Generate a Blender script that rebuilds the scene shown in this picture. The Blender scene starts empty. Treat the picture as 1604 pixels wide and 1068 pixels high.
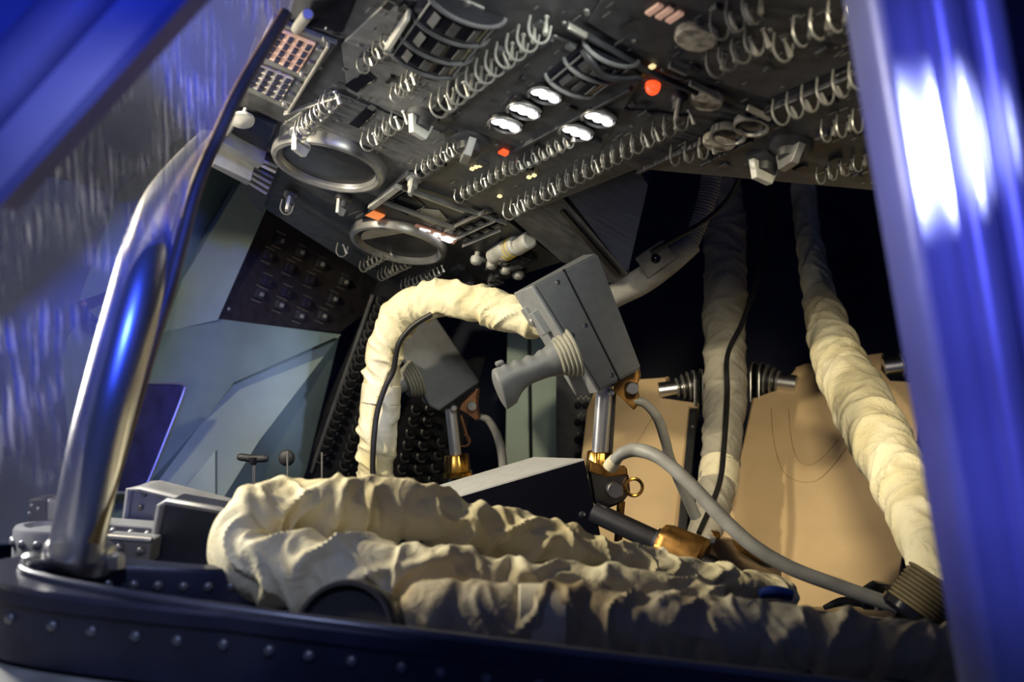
import bpy, bmesh, math, random
from mathutils import Vector, Matrix, noise
random.seed(7)
C = bpy.context.scene.collection
PI = math.pi
F = 1600.0
CAMZ = 1.2
V3 = Vector

# ------------------------------------------------------------------ camera, world, light
cam_d = bpy.data.cameras.new('camera'); cam = bpy.data.objects.new('camera', cam_d); C.objects.link(cam)
cam.location = (0, 0, CAMZ); cam.rotation_euler = (PI/2, 0, 0)
cam_d.sensor_width = 36; cam_d.lens = 36*F/1604; cam_d.clip_start = 0.02
cam_d.dof.use_dof = True; cam_d.dof.focus_distance = 1.3; cam_d.dof.aperture_fstop = 5.0
sc = bpy.context.scene; sc.camera = cam
sc.view_settings.view_transform = 'Standard'; sc.view_settings.look = 'None'
sc.view_settings.gamma = 1.0; sc.view_settings.use_curve_mapping = False
sc.view_settings.exposure = 0.0
w = bpy.data.worlds.new('world'); sc.world = w; w.use_nodes = True
w.node_tree.nodes['Background'].inputs[0].default_value = (0.10, 0.16, 0.5, 1)
w.node_tree.nodes['Background'].inputs[1].default_value = 0.13

def P(u, v, d):
    return V3(((u-802)/F*d, d, CAMZ-(v-534)/F*d))
def ray(u, v): return V3(((u-802)/F, 1.0, -(v-534)/F))

def lamp(name, kind, loc, target, energy, color, size=0.1, angle=60, blend=0.5, size_y=None):
    l = bpy.data.lights.new(name, kind); l.energy = energy; l.color = color
    if kind == 'AREA':
        l.size = size
        if size_y: l.shape = 'RECTANGLE'; l.size_y = size_y
    else: l.shadow_soft_size = size
    if kind == 'SPOT': l.spot_size = math.radians(angle); l.spot_blend = blend
    o = bpy.data.objects.new(name, l); C.objects.link(o); o.location = loc
    o.rotation_euler = (V3(target)-V3(loc)).to_track_quat('-Z', 'Y').to_euler()
    return o
WARM = (1.0, 0.87, 0.60)
lamp('cabin_lamp', 'SPOT', (-0.60, 0.95, CAMZ+0.32), P(1260, 680, 1.6), 29, WARM, 0.02, 116, 0.9)
lamp('seat_fill', 'SPOT', (0.22, 0.62, CAMZ+0.24), P(1230, 730, 1.6), 27, WARM, 0.09, 42, 0.8)  # added warm fill to brighten the tan boards, no actual fixture
lamp('cabin_fill', 'SPOT', (0.06, 0.78, CAMZ+0.27), P(460, 590, 1.7), 10.0, (0.98, 1.0, 0.88), 0.08, 70, 0.8)  # added fill for the left wall and farther controller, no actual fixture
lamp('rim_fill', 'SPOT', (-0.18, 0.40, CAMZ+0.22), P(180, 1000, 0.72), 4.0, (0.55, 0.64, 1.0), 0.02, 50, 0.9)  # added fill so the rim and its lip show, no actual fixture
lamp('blue_lamp_left', 'SPOT', (0.15, -0.25, CAMZ+0.35), P(70, 90, 0.7), 88, (0.035, 0.08, 1.0), 0.05, 30, 1.0)
lamp('blue_lamp_right', 'SPOT', (-0.30, -0.10, CAMZ+0.10), P(1640, 430, 0.48), 26, (0.13, 0.14, 1.0), 0.04, 27, 0.6)
lamp('white_lamp_right', 'SPOT', (0.34, 0.10, CAMZ+0.14), P(1505, 205, 0.46), 75, (0.48, 0.54, 1.0), 0.012, 11, 1.0)
lamp('tube_fill', 'AREA', (-0.64, 0.97, CAMZ+0.08), P(170, 560, 0.79), 4.2, (1.0, 0.95, 0.85), 0.04, size_y=0.22)  # added strip of light for the highlight along the chrome tube

# ------------------------------------------------------------------ materials
M = {}
def mat(name, col, rough=0.5, metal=0.0, nscale=40, namt=0.15, bump=0.0, bscale=200, emit=None, estr=0, col2=None, stain=0.0, spec=0.5, crease=0.0):
    m = bpy.data.materials.new(name); m.use_nodes = True; nt = m.node_tree; b = nt.nodes['Principled BSDF']
    b.inputs['Roughness'].default_value = rough; b.inputs['Metallic'].default_value = metal
    b.inputs['Specular IOR Level'].default_value = spec
    tc = nt.nodes.new('ShaderNodeTexCoord')
    n = nt.nodes.new('ShaderNodeTexNoise'); n.inputs['Scale'].default_value = nscale; n.inputs['Detail'].default_value = 4
    nt.links.new(tc.outputs['Object'], n.inputs['Vector'])
    mx = nt.nodes.new('ShaderNodeMix'); mx.data_type = 'RGBA'
    c2 = col2 or tuple(c*(1-namt*2) for c in col)
    mx.inputs['A'].default_value = (*c2, 1); mx.inputs['B'].default_value = (*tuple(min(1, c*(1+namt*0.6)) for c in col), 1)
    cr = nt.nodes.new('ShaderNodeValToRGB'); cr.color_ramp.elements[0].position = 0.3; cr.color_ramp.elements[1].position = 0.6 if not stain else 0.5
    nt.links.new(n.outputs['Fac'], cr.inputs['Fac']); nt.links.new(cr.outputs['Color'], mx.inputs['Factor'])
    nt.links.new(mx.outputs['Result'], b.inputs['Base Color'])
    if bump:
        n2 = nt.nodes.new('ShaderNodeTexNoise'); n2.inputs['Scale'].default_value = bscale; n2.inputs['Detail'].default_value = 3
        nt.links.new(tc.outputs['Object'], n2.inputs['Vector'])
        bp = nt.nodes.new('ShaderNodeBump'); bp.inputs['Strength'].default_value = bump; bp.inputs['Distance'].default_value = 0.002
        nt.links.new(n2.outputs['Fac'], bp.inputs['Height']); nt.links.new(bp.outputs['Normal'], b.inputs['Normal'])
        if crease:   # fine cloth creases: ridges where a warped noise crosses its middle value
            n3 = nt.nodes.new('ShaderNodeTexNoise'); n3.inputs['Scale'].default_value = 30; n3.inputs['Detail'].default_value = 1.5; n3.inputs['Distortion'].default_value = 1.4
            nt.links.new(tc.outputs['Object'], n3.inputs['Vector'])
            r3 = nt.nodes.new('ShaderNodeValToRGB'); e = r3.color_ramp.elements; e[0].position = 0.36; e[0].color = (0, 0, 0, 1); e[1].position = 0.64; e[1].color = (0, 0, 0, 1)
            k = e.new(0.50); k.color = (1, 1, 1, 1); r3.color_ramp.interpolation = 'EASE'
            nt.links.new(n3.outputs['Fac'], r3.inputs['Fac'])
            b3 = nt.nodes.new('ShaderNodeBump'); b3.inputs['Strength'].default_value = crease; b3.inputs['Distance'].default_value = 0.004
            nt.links.new(r3.outputs['Color'], b3.inputs['Height']); nt.links.new(bp.outputs['Normal'], b3.inputs['Normal']); nt.links.new(b3.outputs['Normal'], b.inputs['Normal'])
    if emit:
        b.inputs['Emission Color'].default_value = (*emit, 1); b.inputs['Emission Strength'].default_value = estr
    M[name] = m; return m
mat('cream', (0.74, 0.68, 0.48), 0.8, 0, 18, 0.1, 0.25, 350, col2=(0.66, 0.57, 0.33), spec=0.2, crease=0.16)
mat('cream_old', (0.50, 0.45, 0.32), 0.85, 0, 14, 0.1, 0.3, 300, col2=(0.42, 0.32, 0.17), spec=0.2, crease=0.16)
mat('cream_strap', (0.74, 0.67, 0.48), 0.75, 0, 60, 0.08, 0.2, 500, spec=0.2)
mat('grey_hose', (0.30, 0.29, 0.27), 0.8, 0, 30, 0.2, 0.3, 400)
mat('tan', (0.58, 0.42, 0.24), 0.85, 0, 9, 0.06, 0.12, 600, spec=0.15)
mat('tan_dark', (0.40, 0.28, 0.16), 0.85, 0, 9, 0.06, spec=0.15)
mat('thread', (0.36, 0.25, 0.14), 0.9)
mat('panel', (0.052, 0.054, 0.062), 0.5, 0, 60, 0.2, 0.12, 300)
mat('panel_light', (0.135, 0.14, 0.145), 0.5, 0, 60, 0.15, 0.12, 300)
mat('panel_dark', (0.028, 0.029, 0.036), 0.5, 0, 60, 0.2, 0.1, 300)
mat('panel_brown', (0.035, 0.03, 0.034), 0.55, 0, 70, 0.2, 0.1, 300)
mat('black', (0.012, 0.012, 0.015), 0.4)
mat('black_gloss', (0.01, 0.01, 0.015), 0.12)
mat('black_rubber', (0.015, 0.015, 0.017), 0.6)
mat('wire', (0.36, 0.36, 0.35), 0.35, 0.7, 30, 0.1)
mat('lever', (0.36, 0.355, 0.33), 0.35, 0.6, 30, 0.1)
mat('pale_plastic', (0.38, 0.38, 0.36), 0.45)
mat('bezel', (0.24, 0.24, 0.24), 0.35, 0.5)
mat('dial_face', (0.05, 0.05, 0.055), 0.25)
mat('dial_white', (0.40, 0.38, 0.32), 0.6, 0, 25, 0.2)
mat('mottled', (0.42, 0.38, 0.30), 0.6, 0, 120, 0.35)
mat('ctrl_grey', (0.125, 0.129, 0.138), 0.5, 0, 80, 0.06, 0.15, 500)
mat('ctrl_light', (0.20, 0.205, 0.215), 0.5, 0, 80, 0.05, 0.1, 500)
mat('ctrl_black', (0.004, 0.004, 0.008), 0.9, 0, 80, 0.05, spec=0.02)
mat('armrest_top', (0.42, 0.42, 0.42), 0.55, 0, 80, 0.05)
mat('grip', (0.15, 0.153, 0.158), 0.5, 0, 60, 0.06, 0.1, 400)
mat('boot', (0.30, 0.285, 0.23), 0.5, 0, 60, 0.06)
mat('chrome', (0.82, 0.82, 0.82), 0.30, 1.0, 20, 0.03)
mat('post_steel', (0.72, 0.72, 0.72), 0.36, 0.8, 40, 0.05)
mat('cream_shaded', (0.34, 0.315, 0.26), 0.85, 0, 14, 0.1, 0.3, 300, spec=0.2, crease=0.16)  # cream cloth with the shade on the middle hose put into the colour
mat('steel', (0.55, 0.55, 0.56), 0.32, 1.0, 40, 0.08)
mat('steel_dark', (0.16, 0.16, 0.17), 0.35, 0.9, 40, 0.1)
mat('gold', (0.80, 0.43, 0.09), 0.25, 1.0, 50, 0.12)
mat('copper', (0.42, 0.20, 0.10), 0.35, 0.9, 50, 0.12)
mat('gold_dull', (0.36, 0.185, 0.05), 0.4, 0.8, 70, 0.25)
mat('cable_grey', (0.30, 0.30, 0.285), 0.5, 0, 50, 0.1)
mat('cable_black', (0.012, 0.012, 0.014), 0.45)
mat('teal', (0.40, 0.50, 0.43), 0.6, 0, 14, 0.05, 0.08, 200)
mat('teal_shaded', (0.24, 0.33, 0.29), 0.6, 0, 14, 0.06, 0.08, 200)  # same teal, shade of the facets turned from the light put into the colour
mat('teal_shadow', (0.018, 0.04, 0.055), 0.6, 0, 10, 0.1)  # same teal for the unlit left fairing, its shadow put into the colour
mat('navy_wall', (0.020, 0.027, 0.062), 0.6, 0, 8, 0.2)
mat('navy_frame', (0.022, 0.026, 0.055), 0.35, 0.2, 25, 0.2, 0.1, 120)
mat('rim_metal', (0.16, 0.165, 0.19), 0.3, 0.5, 20, 0.1)
mat('rivet', (0.22, 0.23, 0.26), 0.35, 0.6)
mat('blue_metal', (0.40, 0.41, 0.55), 0.36, 0.35, 9, 0.12, 0.1, 60)
mat('blue_dark', (0.10, 0.10, 0.16), 0.3, 0.3, 9, 0.15, 0.1, 60)
mat('collar_metal', (0.07, 0.07, 0.08), 0.32, 0.6)
mat('blue_panel', (0.06, 0.06, 0.22), 0.6, 0.2, 30, 0.2)
mat('tray_grey', (0.25, 0.26, 0.28), 0.45, 0.2, 40, 0.1)
mat('navy_tray', (0.02, 0.024, 0.045), 0.5)
mat('olive', (0.13, 0.10, 0.045), 0.7, 0, 50, 0.2)
mat('brown_edge', (0.22, 0.13, 0.03), 0.5, 0, 30, 0.2)
mat('grey_ledge', (0.33, 0.33, 0.31), 0.7)
mat('lamp_white', (1, 1, 1), 0.4, emit=(1, 0.96, 0.95), estr=6)
mat('lamp_red', (0.6, 0.05, 0.02), 0.4, emit=(1.0, 0.09, 0.02), estr=1.3)
mat('lamp_orange', (0.7, 0.2, 0.05), 0.4, emit=(1.0, 0.28, 0.07), estr=0.75)
mat('lamp_pink', (0.6, 0.4, 0.3), 0.4, emit=(0.95, 0.55, 0.40), estr=0.30)
mat('lamp_yellow', (0.9, 0.8, 0.4), 0.4, emit=(1, 0.8, 0.4), estr=0.9)
mat('lit_plate', (0.3, 0.2, 0.15), 0.4, emit=(0.60, 0.27, 0.18), estr=0.35)
mat('key_frame', (0.60, 0.55, 0.48), 0.5)
mat('key_dark', (0.03, 0.03, 0.06), 0.35)
mat('yellow_paint', (0.75, 0.55, 0.03), 0.5)
mat('blue_plastic', (0.004, 0.02, 0.16), 0.4)

# ------------------------------------------------------------------ object helpers
ROOT = {}
def finish(bm, smooth):
    bmesh.ops.recalc_face_normals(bm, faces=bm.faces)
    if smooth:
        for f in bm.faces: f.smooth = True
        for e in bm.edges:
            if len(e.link_faces) == 2 and e.calc_face_angle(0) > 0.7: e.smooth = False
def make_mesh(name, bm, m, smooth=True):
    finish(bm, smooth); me = bpy.data.meshes.new(name); bm.to_mesh(me); bm.free()
    me.materials.append(M[m] if isinstance(m, str) else m); return me
def tag(o, label=None, cat=None, group=None, kind=None):
    if label: o['label'] = label
    if cat: o['category'] = cat
    if group: o['group'] = group
    if kind: o['kind'] = kind
    return o
def thing(name, label, cat, loc, group=None):
    o = bpy.data.objects.new(name, None); C.objects.link(o); o.location = loc; o.empty_display_size = 0.02
    ROOT[o.name] = V3(loc); return tag(o, label, cat, group)
def obj(name, bm, m, parent=None, smooth=True, label=None):
    """one mesh from world-space geometry, kept relative to its thing's base"""
    L = ROOT[parent.name] if parent else None
    if L is None:
        c = V3((0, 0, 0)); lo = V3((9, 9, 9)); hi = -lo
        for v in bm.verts:
            for i in range(3): lo[i] = min(lo[i], v.co[i]); hi[i] = max(hi[i], v.co[i])
        L = V3(((lo.x+hi.x)/2, (lo.y+hi.y)/2, lo.z))
    bmesh.ops.translate(bm, verts=bm.verts, vec=-L)
    o = bpy.data.objects.new(name, make_mesh(name, bm, m, smooth)); C.objects.link(o)
    if parent: o.parent = parent
    else: o.location = L
    ROOT[o.name] = L
    if label: o['label'] = label
    return o
def inst(name, mesh, mtx, parent, direct=False):
    """a part that shares mesh data, placed by a world matrix (direct: identity under its parent)"""
    o = bpy.data.objects.new(name, mesh); C.objects.link(o); o.parent = parent
    if not direct:
        o.matrix_local = Matrix.Translation(-ROOT[parent.name]) @ mtx
    return o
def struct(name, bm, m, smooth=False):
    return tag(obj(name, bm, m, None, smooth), kind='structure')

# ------------------------------------------------------------------ shape helpers (add to a bmesh)
def NB(): return bmesh.new()
def frame(z, x=None):
    z = V3(z).normalized()
    if x is None: x = V3((1, 0, 0)) if abs(z.x) < 0.9 else V3((0, 1, 0))
    x = (V3(x) - z*V3(x).dot(z)).normalized(); y = z.cross(x)
    return Matrix((x, y, z)).transposed()
def mtx(o, z, x=None):
    r = frame(z, x).to_4x4(); r.translation = o; return r
def add_faces(bm, pts, faces):
    vs = [bm.verts.new(p) for p in pts]
    for f in faces:
        try: bm.faces.new([vs[i] for i in f])
        except ValueError: pass
    return vs
def prism(bm, poly, off, bev=0.0):
    """solid of polygon poly, thickness vector off"""
    t = NB(); n = len(poly); off = V3(off)
    a = [t.verts.new(V3(p)) for p in poly]; b = [t.verts.new(V3(p)+off) for p in poly]
    t.faces.new(a); t.faces.new(b[::-1])
    for i in range(n): t.faces.new((a[i], b[i], b[(i+1) % n], a[(i+1) % n]))
    if bev:
        bmesh.ops.bevel(t, geom=list(t.edges), offset=bev, segments=2, affect='EDGES', profile=0.5)
    merge(bm, t)
def merge(bm, t):
    me = bpy.data.meshes.new('tmp'); t.to_mesh(me); t.free(); bm.from_mesh(me); bpy.data.meshes.remove(me)
def box(bm, m, sx, sy, sz, bev=0.0, zc=0.0):
    """box centred in x and y at the frame m, from z=zc to zc+sz"""
    p = [m @ V3((x*sx/2, y*sy/2, zc)) for x, y in ((-1, -1), (1, -1), (1, 1), (-1, 1))]
    off = m.to_3x3() @ V3((0, 0, sz)); prism(bm, p, off, bev)
def lathe(bm, m, prof, seg=20, wob=None, sy=1.0):
    """prof: list of (radius, z); closed at both ends"""
    rings = []
    for r, z in prof:
        ring = []
        for k in range(seg):
            a = 2*PI*k/seg; rr = r*(wob(a, z) if wob else 1)
            ring.append(bm.verts.new(m @ V3((rr*math.cos(a), rr*math.sin(a)*sy, z))))
        rings.append(ring)
    for i in range(len(rings)-1):
        for k in range(seg):
            bm.faces.new((rings[i][k], rings[i][(k+1) % seg], rings[i+1][(k+1) % seg], rings[i+1][k]))
    bm.faces.new(rings[0][::-1]); bm.faces.new(rings[-1])
def cyl(bm, a, b, r, seg=16, r2=None, bev=0.0):
    a = V3(a); b = V3(b); L = (b-a).length; r2 = r if r2 is None else r2
    m = mtx(a, b-a)
    if bev: lathe(bm, m, [(r-bev, 0), (r, bev), (r2, L-bev), (r2-bev, L)], seg)
    else: lathe(bm, m, [(r, 0), (r2, L)], seg)
def catmull(pts, n):
    """pts: list of 4-vectors; n samples per span"""
    out = []; m = len(pts)
    for i in range(m-1):
        p0 = pts[max(i-1, 0)]; p1 = pts[i]; p2 = pts[i+1]; p3 = pts[min(i+2, m-1)]
        for k in range(n):
            t = k/n
            out.append(0.5*((2*p1)+(p2-p0)*t+(2*p0-5*p1+4*p2-p3)*t*t+(3*p1-p0-3*p2+p3)*t**3))
    out.append(pts[-1].copy()); return out
def sweep(bm, pts, seg=12, disp=None, flat=1.0, cap=True):
    """tube along pts (x,y,z,r); disp(s, theta, r)->radius"""
    c = [V3(p[:3]) for p in pts]; n = len(c)
    T = [(c[min(i+1, n-1)]-c[max(i-1, 0)]).normalized() for i in range(n)]
    x = T[0].orthogonal().normalized(); s = 0; rings = []
    for i in range(n):
        if i: s += (c[i]-c[i-1]).length
        x = (x-T[i]*x.dot(T[i])).normalized(); y = T[i].cross(x); ring = []
        for k in range(seg):
            a = 2*PI*k/seg; r = pts[i][3]
            if disp: r = disp(s, a, r)
            ring.append(bm.verts.new(c[i]+x*(r*math.cos(a))+y*(r*math.sin(a)*flat)))
        rings.append(ring)
    for i in range(n-1):
        for k in range(seg):
            bm.faces.new((rings[i][k], rings[i][(k+1) % seg], rings[i+1][(k+1) % seg], rings[i+1][k]))
    if cap: bm.faces.new(rings[0][::-1]); bm.faces.new(rings[-1])
    return c
def pxpath(pts, n=8):
    """(u, v, depth, radius in pixels) -> smooth world path with radii in metres"""
    q = []
    for u, v, d, r in pts:
        p = P(u, v, d); q.append(Vector((p.x, p.y, p.z, r*d/F)))
    return catmull(q, n)
def ring_torus(bm, m, R, r, seg=32, rs=8, a0=0.0, a1=2*PI, sy=1.0):
    n = seg; full = abs(a1-a0-2*PI) < 1e-6; rings = []
    for i in range(n if full else n+1):
        a = a0+(a1-a0)*i/n; ring = []
        for k in range(rs):
            b = 2*PI*k/rs; rr = R+r*math.cos(b)
            ring.append(bm.verts.new(m @ V3((rr*math.cos(a), rr*math.sin(a)*sy, r*math.sin(b)))))
        rings.append(ring)
    N = len(rings)
    for i in range(N if full else N-1):
        for k in range(rs):
            bm.faces.new((rings[i][k], rings[i][(k+1) % rs], rings[(i+1) % N][(k+1) % rs], rings[(i+1) % N][k]))
    if not full: bm.faces.new(rings[0][::-1]); bm.faces.new(rings[-1])
class Plane:
    def __init__(s, n, p): s.n = V3(n).normalized(); s.p = V3(p)
    def at(s, u, v, h=0.0):
        r = ray(u, v); o = V3((0, 0, CAMZ)); q = o + r*((s.p+s.n*h-o).dot(s.n)/r.dot(s.n)); return q
def plane3(a, b, c):
    n = (b-a).cross(c-a).normalized()
    if n.dot(V3((0, 0, CAMZ))-a) < 0: n = -n
    return Plane(n, a)
def wrinkle(seed, amp=0.16, k=1.0, cinch=0.0, pitch=0.06):
    o = V3((seed*13.1, seed*7.7, seed*3.3))
    def f(s, a, r):
        R = 0.03; ca, sa = math.cos(a), math.sin(a); x = s/R*k
        wv = noise.noise(V3((x*0.5, ca*0.6, sa*0.6))+o)
        q = V3((x*0.95+0.55*math.sin(a+seed)+0.5*wv, ca*0.42, sa*0.42))+o
        q2 = V3((x*1.5-0.8*math.sin(a+seed*2)+0.4*wv, ca*0.6, sa*0.6))+o*1.7
        r1 = math.exp(-(noise.noise(q)/0.17)**2); r2 = math.exp(-(noise.noise(q2)/0.15)**2)
        d = 0.75*r1+0.40*r2+0.5*wv+0.05*noise.noise(q2*4)-0.45
        c = 0
        if cinch: c = -cinch*max(0, math.cos(2*PI*(s/pitch+0.12*math.sin(a+seed)+0.25*noise.noise(V3((s*9, seed, 0))))))**4
        return r*(1+amp*d+c)
    return f
def hose_bm(pts, n=40, seg=44, disp=None):
    bm = NB(); c = sweep(bm, pxpath(pts, n), seg, disp); return bm, c

# ------------------------------------------------------------------ setting
def quad(bm, pts, off): prism(bm, [V3(p) for p in pts], off)
bm = NB(); quad(bm, [(-1.7, 0.62, 0.58), (1.7, 0.62, 0.58), (1.7, 2.5, 0.58), (-1.7, 2.5, 0.58)], (0, 0, -0.04)); struct('floor', bm, 'navy_wall')
bm = NB(); quad(bm, [(-1.7, 2.45, 0.58), (1.7, 2.45, 0.58), (1.7, 2.45, 2.1), (-1.7, 2.45, 2.1)], (0, 0.05, 0)); struct('wall_back', bm, 'navy_wall')
bm = NB(); quad(bm, [(1.3, 0.75, 0.58), (1.3, 2.45, 0.58), (1.3, 2.45, 2.1), (1.3, 0.75, 2.1)], (0.05, 0, 0)); struct('wall_right', bm, 'navy_wall')
bm = NB(); quad(bm, [(-1.7, 0.9, 2.1), (1.7, 0.9, 2.1), (1.7, 2.5, 2.1), (-1.7, 2.5, 2.1)], (0, 0, 0.05)); struct('ceiling', bm, 'navy_wall')

# left wall: faceted teal sheet-metal fairings
def facet(bm, pts, th=0.012):
    a, b, c = pts[0], pts[len(pts)//3], pts[2*len(pts)//3]
    n = (b-a).cross(c-a).normalized()
    if n.dot(V3((0, 0, CAMZ))-a) < 0: n = -n
    prism(bm, pts, -n*th)
T1 = P(418, 322, 1.84); B0 = P(340, 499, 1.80)
wl = thing('wall_left', None, None, P(200, 800, 1.6)); tag(wl, kind='structure')
def fairing(name, a, b, c, pts, m, off=(-0.02, 0.03, 0)):
    pl = plane3(P(*a), P(*b), P(*c)); bm = NB(); prism(bm, [pl.at(u, v) for u, v in pts], off); obj(name, bm, m, wl, False); return pl
fairing('upper_fairing', (376, 288, 1.76), (340, 499, 1.79), (285, 440, 1.74), [(376, 288), (392, 300), (420, 321), (341, 501), (256, 520), (285, 440)], 'teal')
fairing('side_fairing', (345, 225, 1.80), (285, 440, 1.745), (180, 300, 1.60), [(300, 180), (350, 215), (395, 255), (380, 285), (283, 445), (256, 520), (225, 560), (120, 470), (180, 300)], 'teal_shaded')
fairing('shaded_fairing', (258, 518, 1.74), (340, 499, 1.80), (255, 745, 1.70), [(250, 521), (340, 499), (535, 524), (366, 599), (255, 745), (215, 810), (110, 845), (90, 560), (120, 500)], 'teal_shaded')
fairing('sloped_fairing', (532, 526, 2.0), (366, 600, 1.83), (300, 790, 1.66), [(533, 525), (364, 598), (252, 748), (205, 815), (328, 815), (406, 690)], 'teal')
fairing('lower_fairing', (531, 527, 2.002), (328, 812, 1.70), (480, 735, 1.93), [(532, 525), (404, 690), (326, 815), (440, 840), (480, 735)], 'teal_shaded')
bm = NB(); prism(bm, [P(337, 706, 1.60), P(337, 800, 1.60), P(262, 800, 1.60)], (0.0, 0.012, 0)); obj('gusset', bm, 'teal', wl, False)
fairing('shadow_fairing', (-120, 230, 1.40), (180, 300, 1.55), (122, 842, 1.50), [(-140, 230), (185, 300), (124, 470), (96, 560), (122, 842), (-140, 870)], 'teal_shadow')
pl_n = V3((-0.169, -0.272, -0.947)).normalized(); pl_l = Plane(pl_n, V3((0, 0, CAMZ))-pl_n*0.528)
bm = NB(); prism(bm, [pl_l.at(u, v) for u, v in ((355, 232), (405, 60), (432, -130), (432, -300), (-420, -300), (-420, 250), (182, 304), (298, 200))], -pl_n*0.02); obj('shading_liner', bm, 'navy_wall', wl, False)  # added in the panel's plane to block lamp light; navy so it stays dark
# purple-blue window with a bright rim in the fairing
pw = plane3(P(232, 600, 1.60), P(286, 602, 1.66), P(222, 768, 1.62))
wn = thing('window_1', None, None, pw.at(225, 768)); tag(wn, kind='structure')
bm = NB(); prism(bm, [pw.at(u, v, 0.012) for u, v in ((190, 600), (280, 600), (288, 606), (286, 618), (228, 760), (218, 770), (150, 770))], -pw.n*0.01); obj('pane', bm, 'blue_panel', wn, False)
bm = NB(); q = [pw.at(u, v, 0.012) for u, v in ((195, 599), (270, 600), (286, 603), (288, 612), (262, 680), (228, 762), (216, 771), (160, 771))]
sweep(bm, catmull([Vector((*p, 0.0028)) for p in q], 5), 8); obj('rim', bm, 'blue_metal', wn)
# dark strap on the fairing, upper left
bm = NB(); prism(bm, [P(180, 452, 1.46), P(178, 466, 1.46), P(112, 495, 1.40), P(118, 474, 1.40)], (0.0, 0.012, 0.0))
sb = tag(obj('wall_strap', bm, 'black', None, False), 'short black strap with a brass stud on the teal fairing left of the chrome tube', 'strap')
bm = NB(); lathe(bm, mtx(P(132, 476, 1.40), (0, -1, 0)), [(0.004, 0), (0.004, 0.002), (0.002, 0.004)], 12); obj('stud', bm, 'gold_dull', sb)

# ------------------------------------------------------------------ hatch rim in the foreground
Z0 = CAMZ-0.214
def rimpt(x, y, h=0.0): return V3((x, y, Z0-0.119*x+h))
inner = [(0.75, 0.728), (0.35, 0.724), (0.0, 0.722), (-0.17, 0.724), (-0.26, 0.732), (-0.33, 0.748), (-0.357, 0.766), (-0.345, 0.786), (-0.31, 0.803), (-0.25, 0.824), (-0.19, 0.86), (-0.10, 0.90), (0.05, 0.925), (0.4, 0.935), (0.75, 0.935)]
ip = catmull([Vector((a, b, 0, 0)) for a, b in inner], 14)
def offs(i, dist):
    a = ip[max(i-1, 0)]; b = ip[min(i+1, len(ip)-1)]; t = V3((b.x-a.x, b.y-a.y, 0)).normalized(); nrm = V3((t.y, -t.x, 0))
    # outward is away from the opening
    return V3((ip[i].x, ip[i].y, 0))-nrm*dist*(-1 if False else 1)
hr = thing('hatch_rim', 'dark blue riveted metal hatch rim curving across the bottom of the view', 'hatch rim', rimpt(0, 0.78, -0.13))
def rim_profile():
    bm = NB(); rings = []
    cx, cy = 0.3, 0.785
    for i in range(len(ip)):
        a = ip[max(i-1, 0)]; b = ip[min(i+1, len(ip)-1)]; t = V3((b.x-a.x, b.y-a.y, 0)).normalized(); o = V3((t.y, -t.x, 0))
        if o.dot(V3((ip[i].x-0.3, ip[i].y-0.785, 0))) < 0: o = -o
        near = max(0, min(1, (-ip[i].x-0.2)/0.15)); wd = 0.010+0.030*near
        ring = []
        for du, h in ((0, -0.055), (0, -0.004), (0.002, 0), (wd-0.003, 0), (wd, -0.003), (wd, -0.012), (wd-0.003, -0.014), (wd-0.003, -0.054), (wd-0.010, -0.054)):
            p = V3((ip[i].x, ip[i].y, 0))+o*du; ring.append(bm.verts.new(rimpt(p.x, p.y, h)))
        rings.append(ring)
    m = len(rings[0])
    for i in range(len(rings)-1):
        for k in range(m): bm.faces.new((rings[i][k], rings[i][(k+1) % m], rings[i+1][(k+1) % m], rings[i+1][k]))
    bm.faces.new(rings[0][::-1]); bm.faces.new(rings[-1]); return bm
obj('rim_band', rim_profile(), 'navy_frame', hr)
bm = NB()
lip = []
for i in range(0, 8*14-4):
    a = ip[max(i-1, 0)]; b = ip[min(i+1, len(ip)-1)]; t = V3((b.x-a.x, b.y-a.y, 0)).normalized(); o = V3((t.y, -t.x, 0))
    if o.dot(V3((ip[i].x-0.3, ip[i].y-0.785, 0))) < 0: o = -o
    near = max(0, min(1, (-ip[i].x-0.2)/0.15)); p = V3((ip[i].x, ip[i].y, 0))+o*(0.005+0.004*near); q = rimpt(p.x, p.y, 0.001); lip.append(Vector((*q, 0.0038)))
sweep(bm, lip, 10); obj('rim_edge', bm, 'rim_metal', hr)
bm = NB(); lathe(bm, Matrix.Identity(4), [(0.0042, 0), (0.0040, 0.0012), (0.0028, 0.0026), (0.0010, 0.0032)], 12); RIV = make_mesh('rivet', bm, 'rivet')
def rim_rivets(i0, i1, step, inside, h):
    acc = step; prev = None
    for i in range(i0, i1):
        a = ip[max(i-1, 0)]; b = ip[min(i+1, len(ip)-1)]; t = V3((b.x-a.x, b.y-a.y, 0)).normalized(); o = V3((t.y, -t.x, 0))
        if o.dot(V3((ip[i].x-0.3, ip[i].y-0.785, 0))) < 0: o = -o
        near = max(0, min(1, (-ip[i].x-0.2)/0.15)); wd = 0.010+0.030*near; p = V3((ip[i].x, ip[i].y, 0))
        if prev is not None: acc += (p-prev).length
        prev = p
        if acc >= step:
            acc = 0; q = p+o*(0.0 if inside else wd-0.003); inst('rivet', RIV, mtx(rimpt(q.x, q.y, h), -o if inside else o), hr)
rim_rivets(16, 104, 0.026, False, -0.0235)
rim_rivets(94, 150, 0.018, True, -0.014)
# pale ledge under the rim
bm = NB(); prism(bm, [rimpt(-0.65, 0.52, -0.058), rimpt(-0.20, 0.52, -0.058), rimpt(-0.20, 0.80, -0.058), rimpt(-0.65, 0.80, -0.058)], (0, 0, -0.02)); struct('trim_3', bm, 'grey_ledge')

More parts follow.
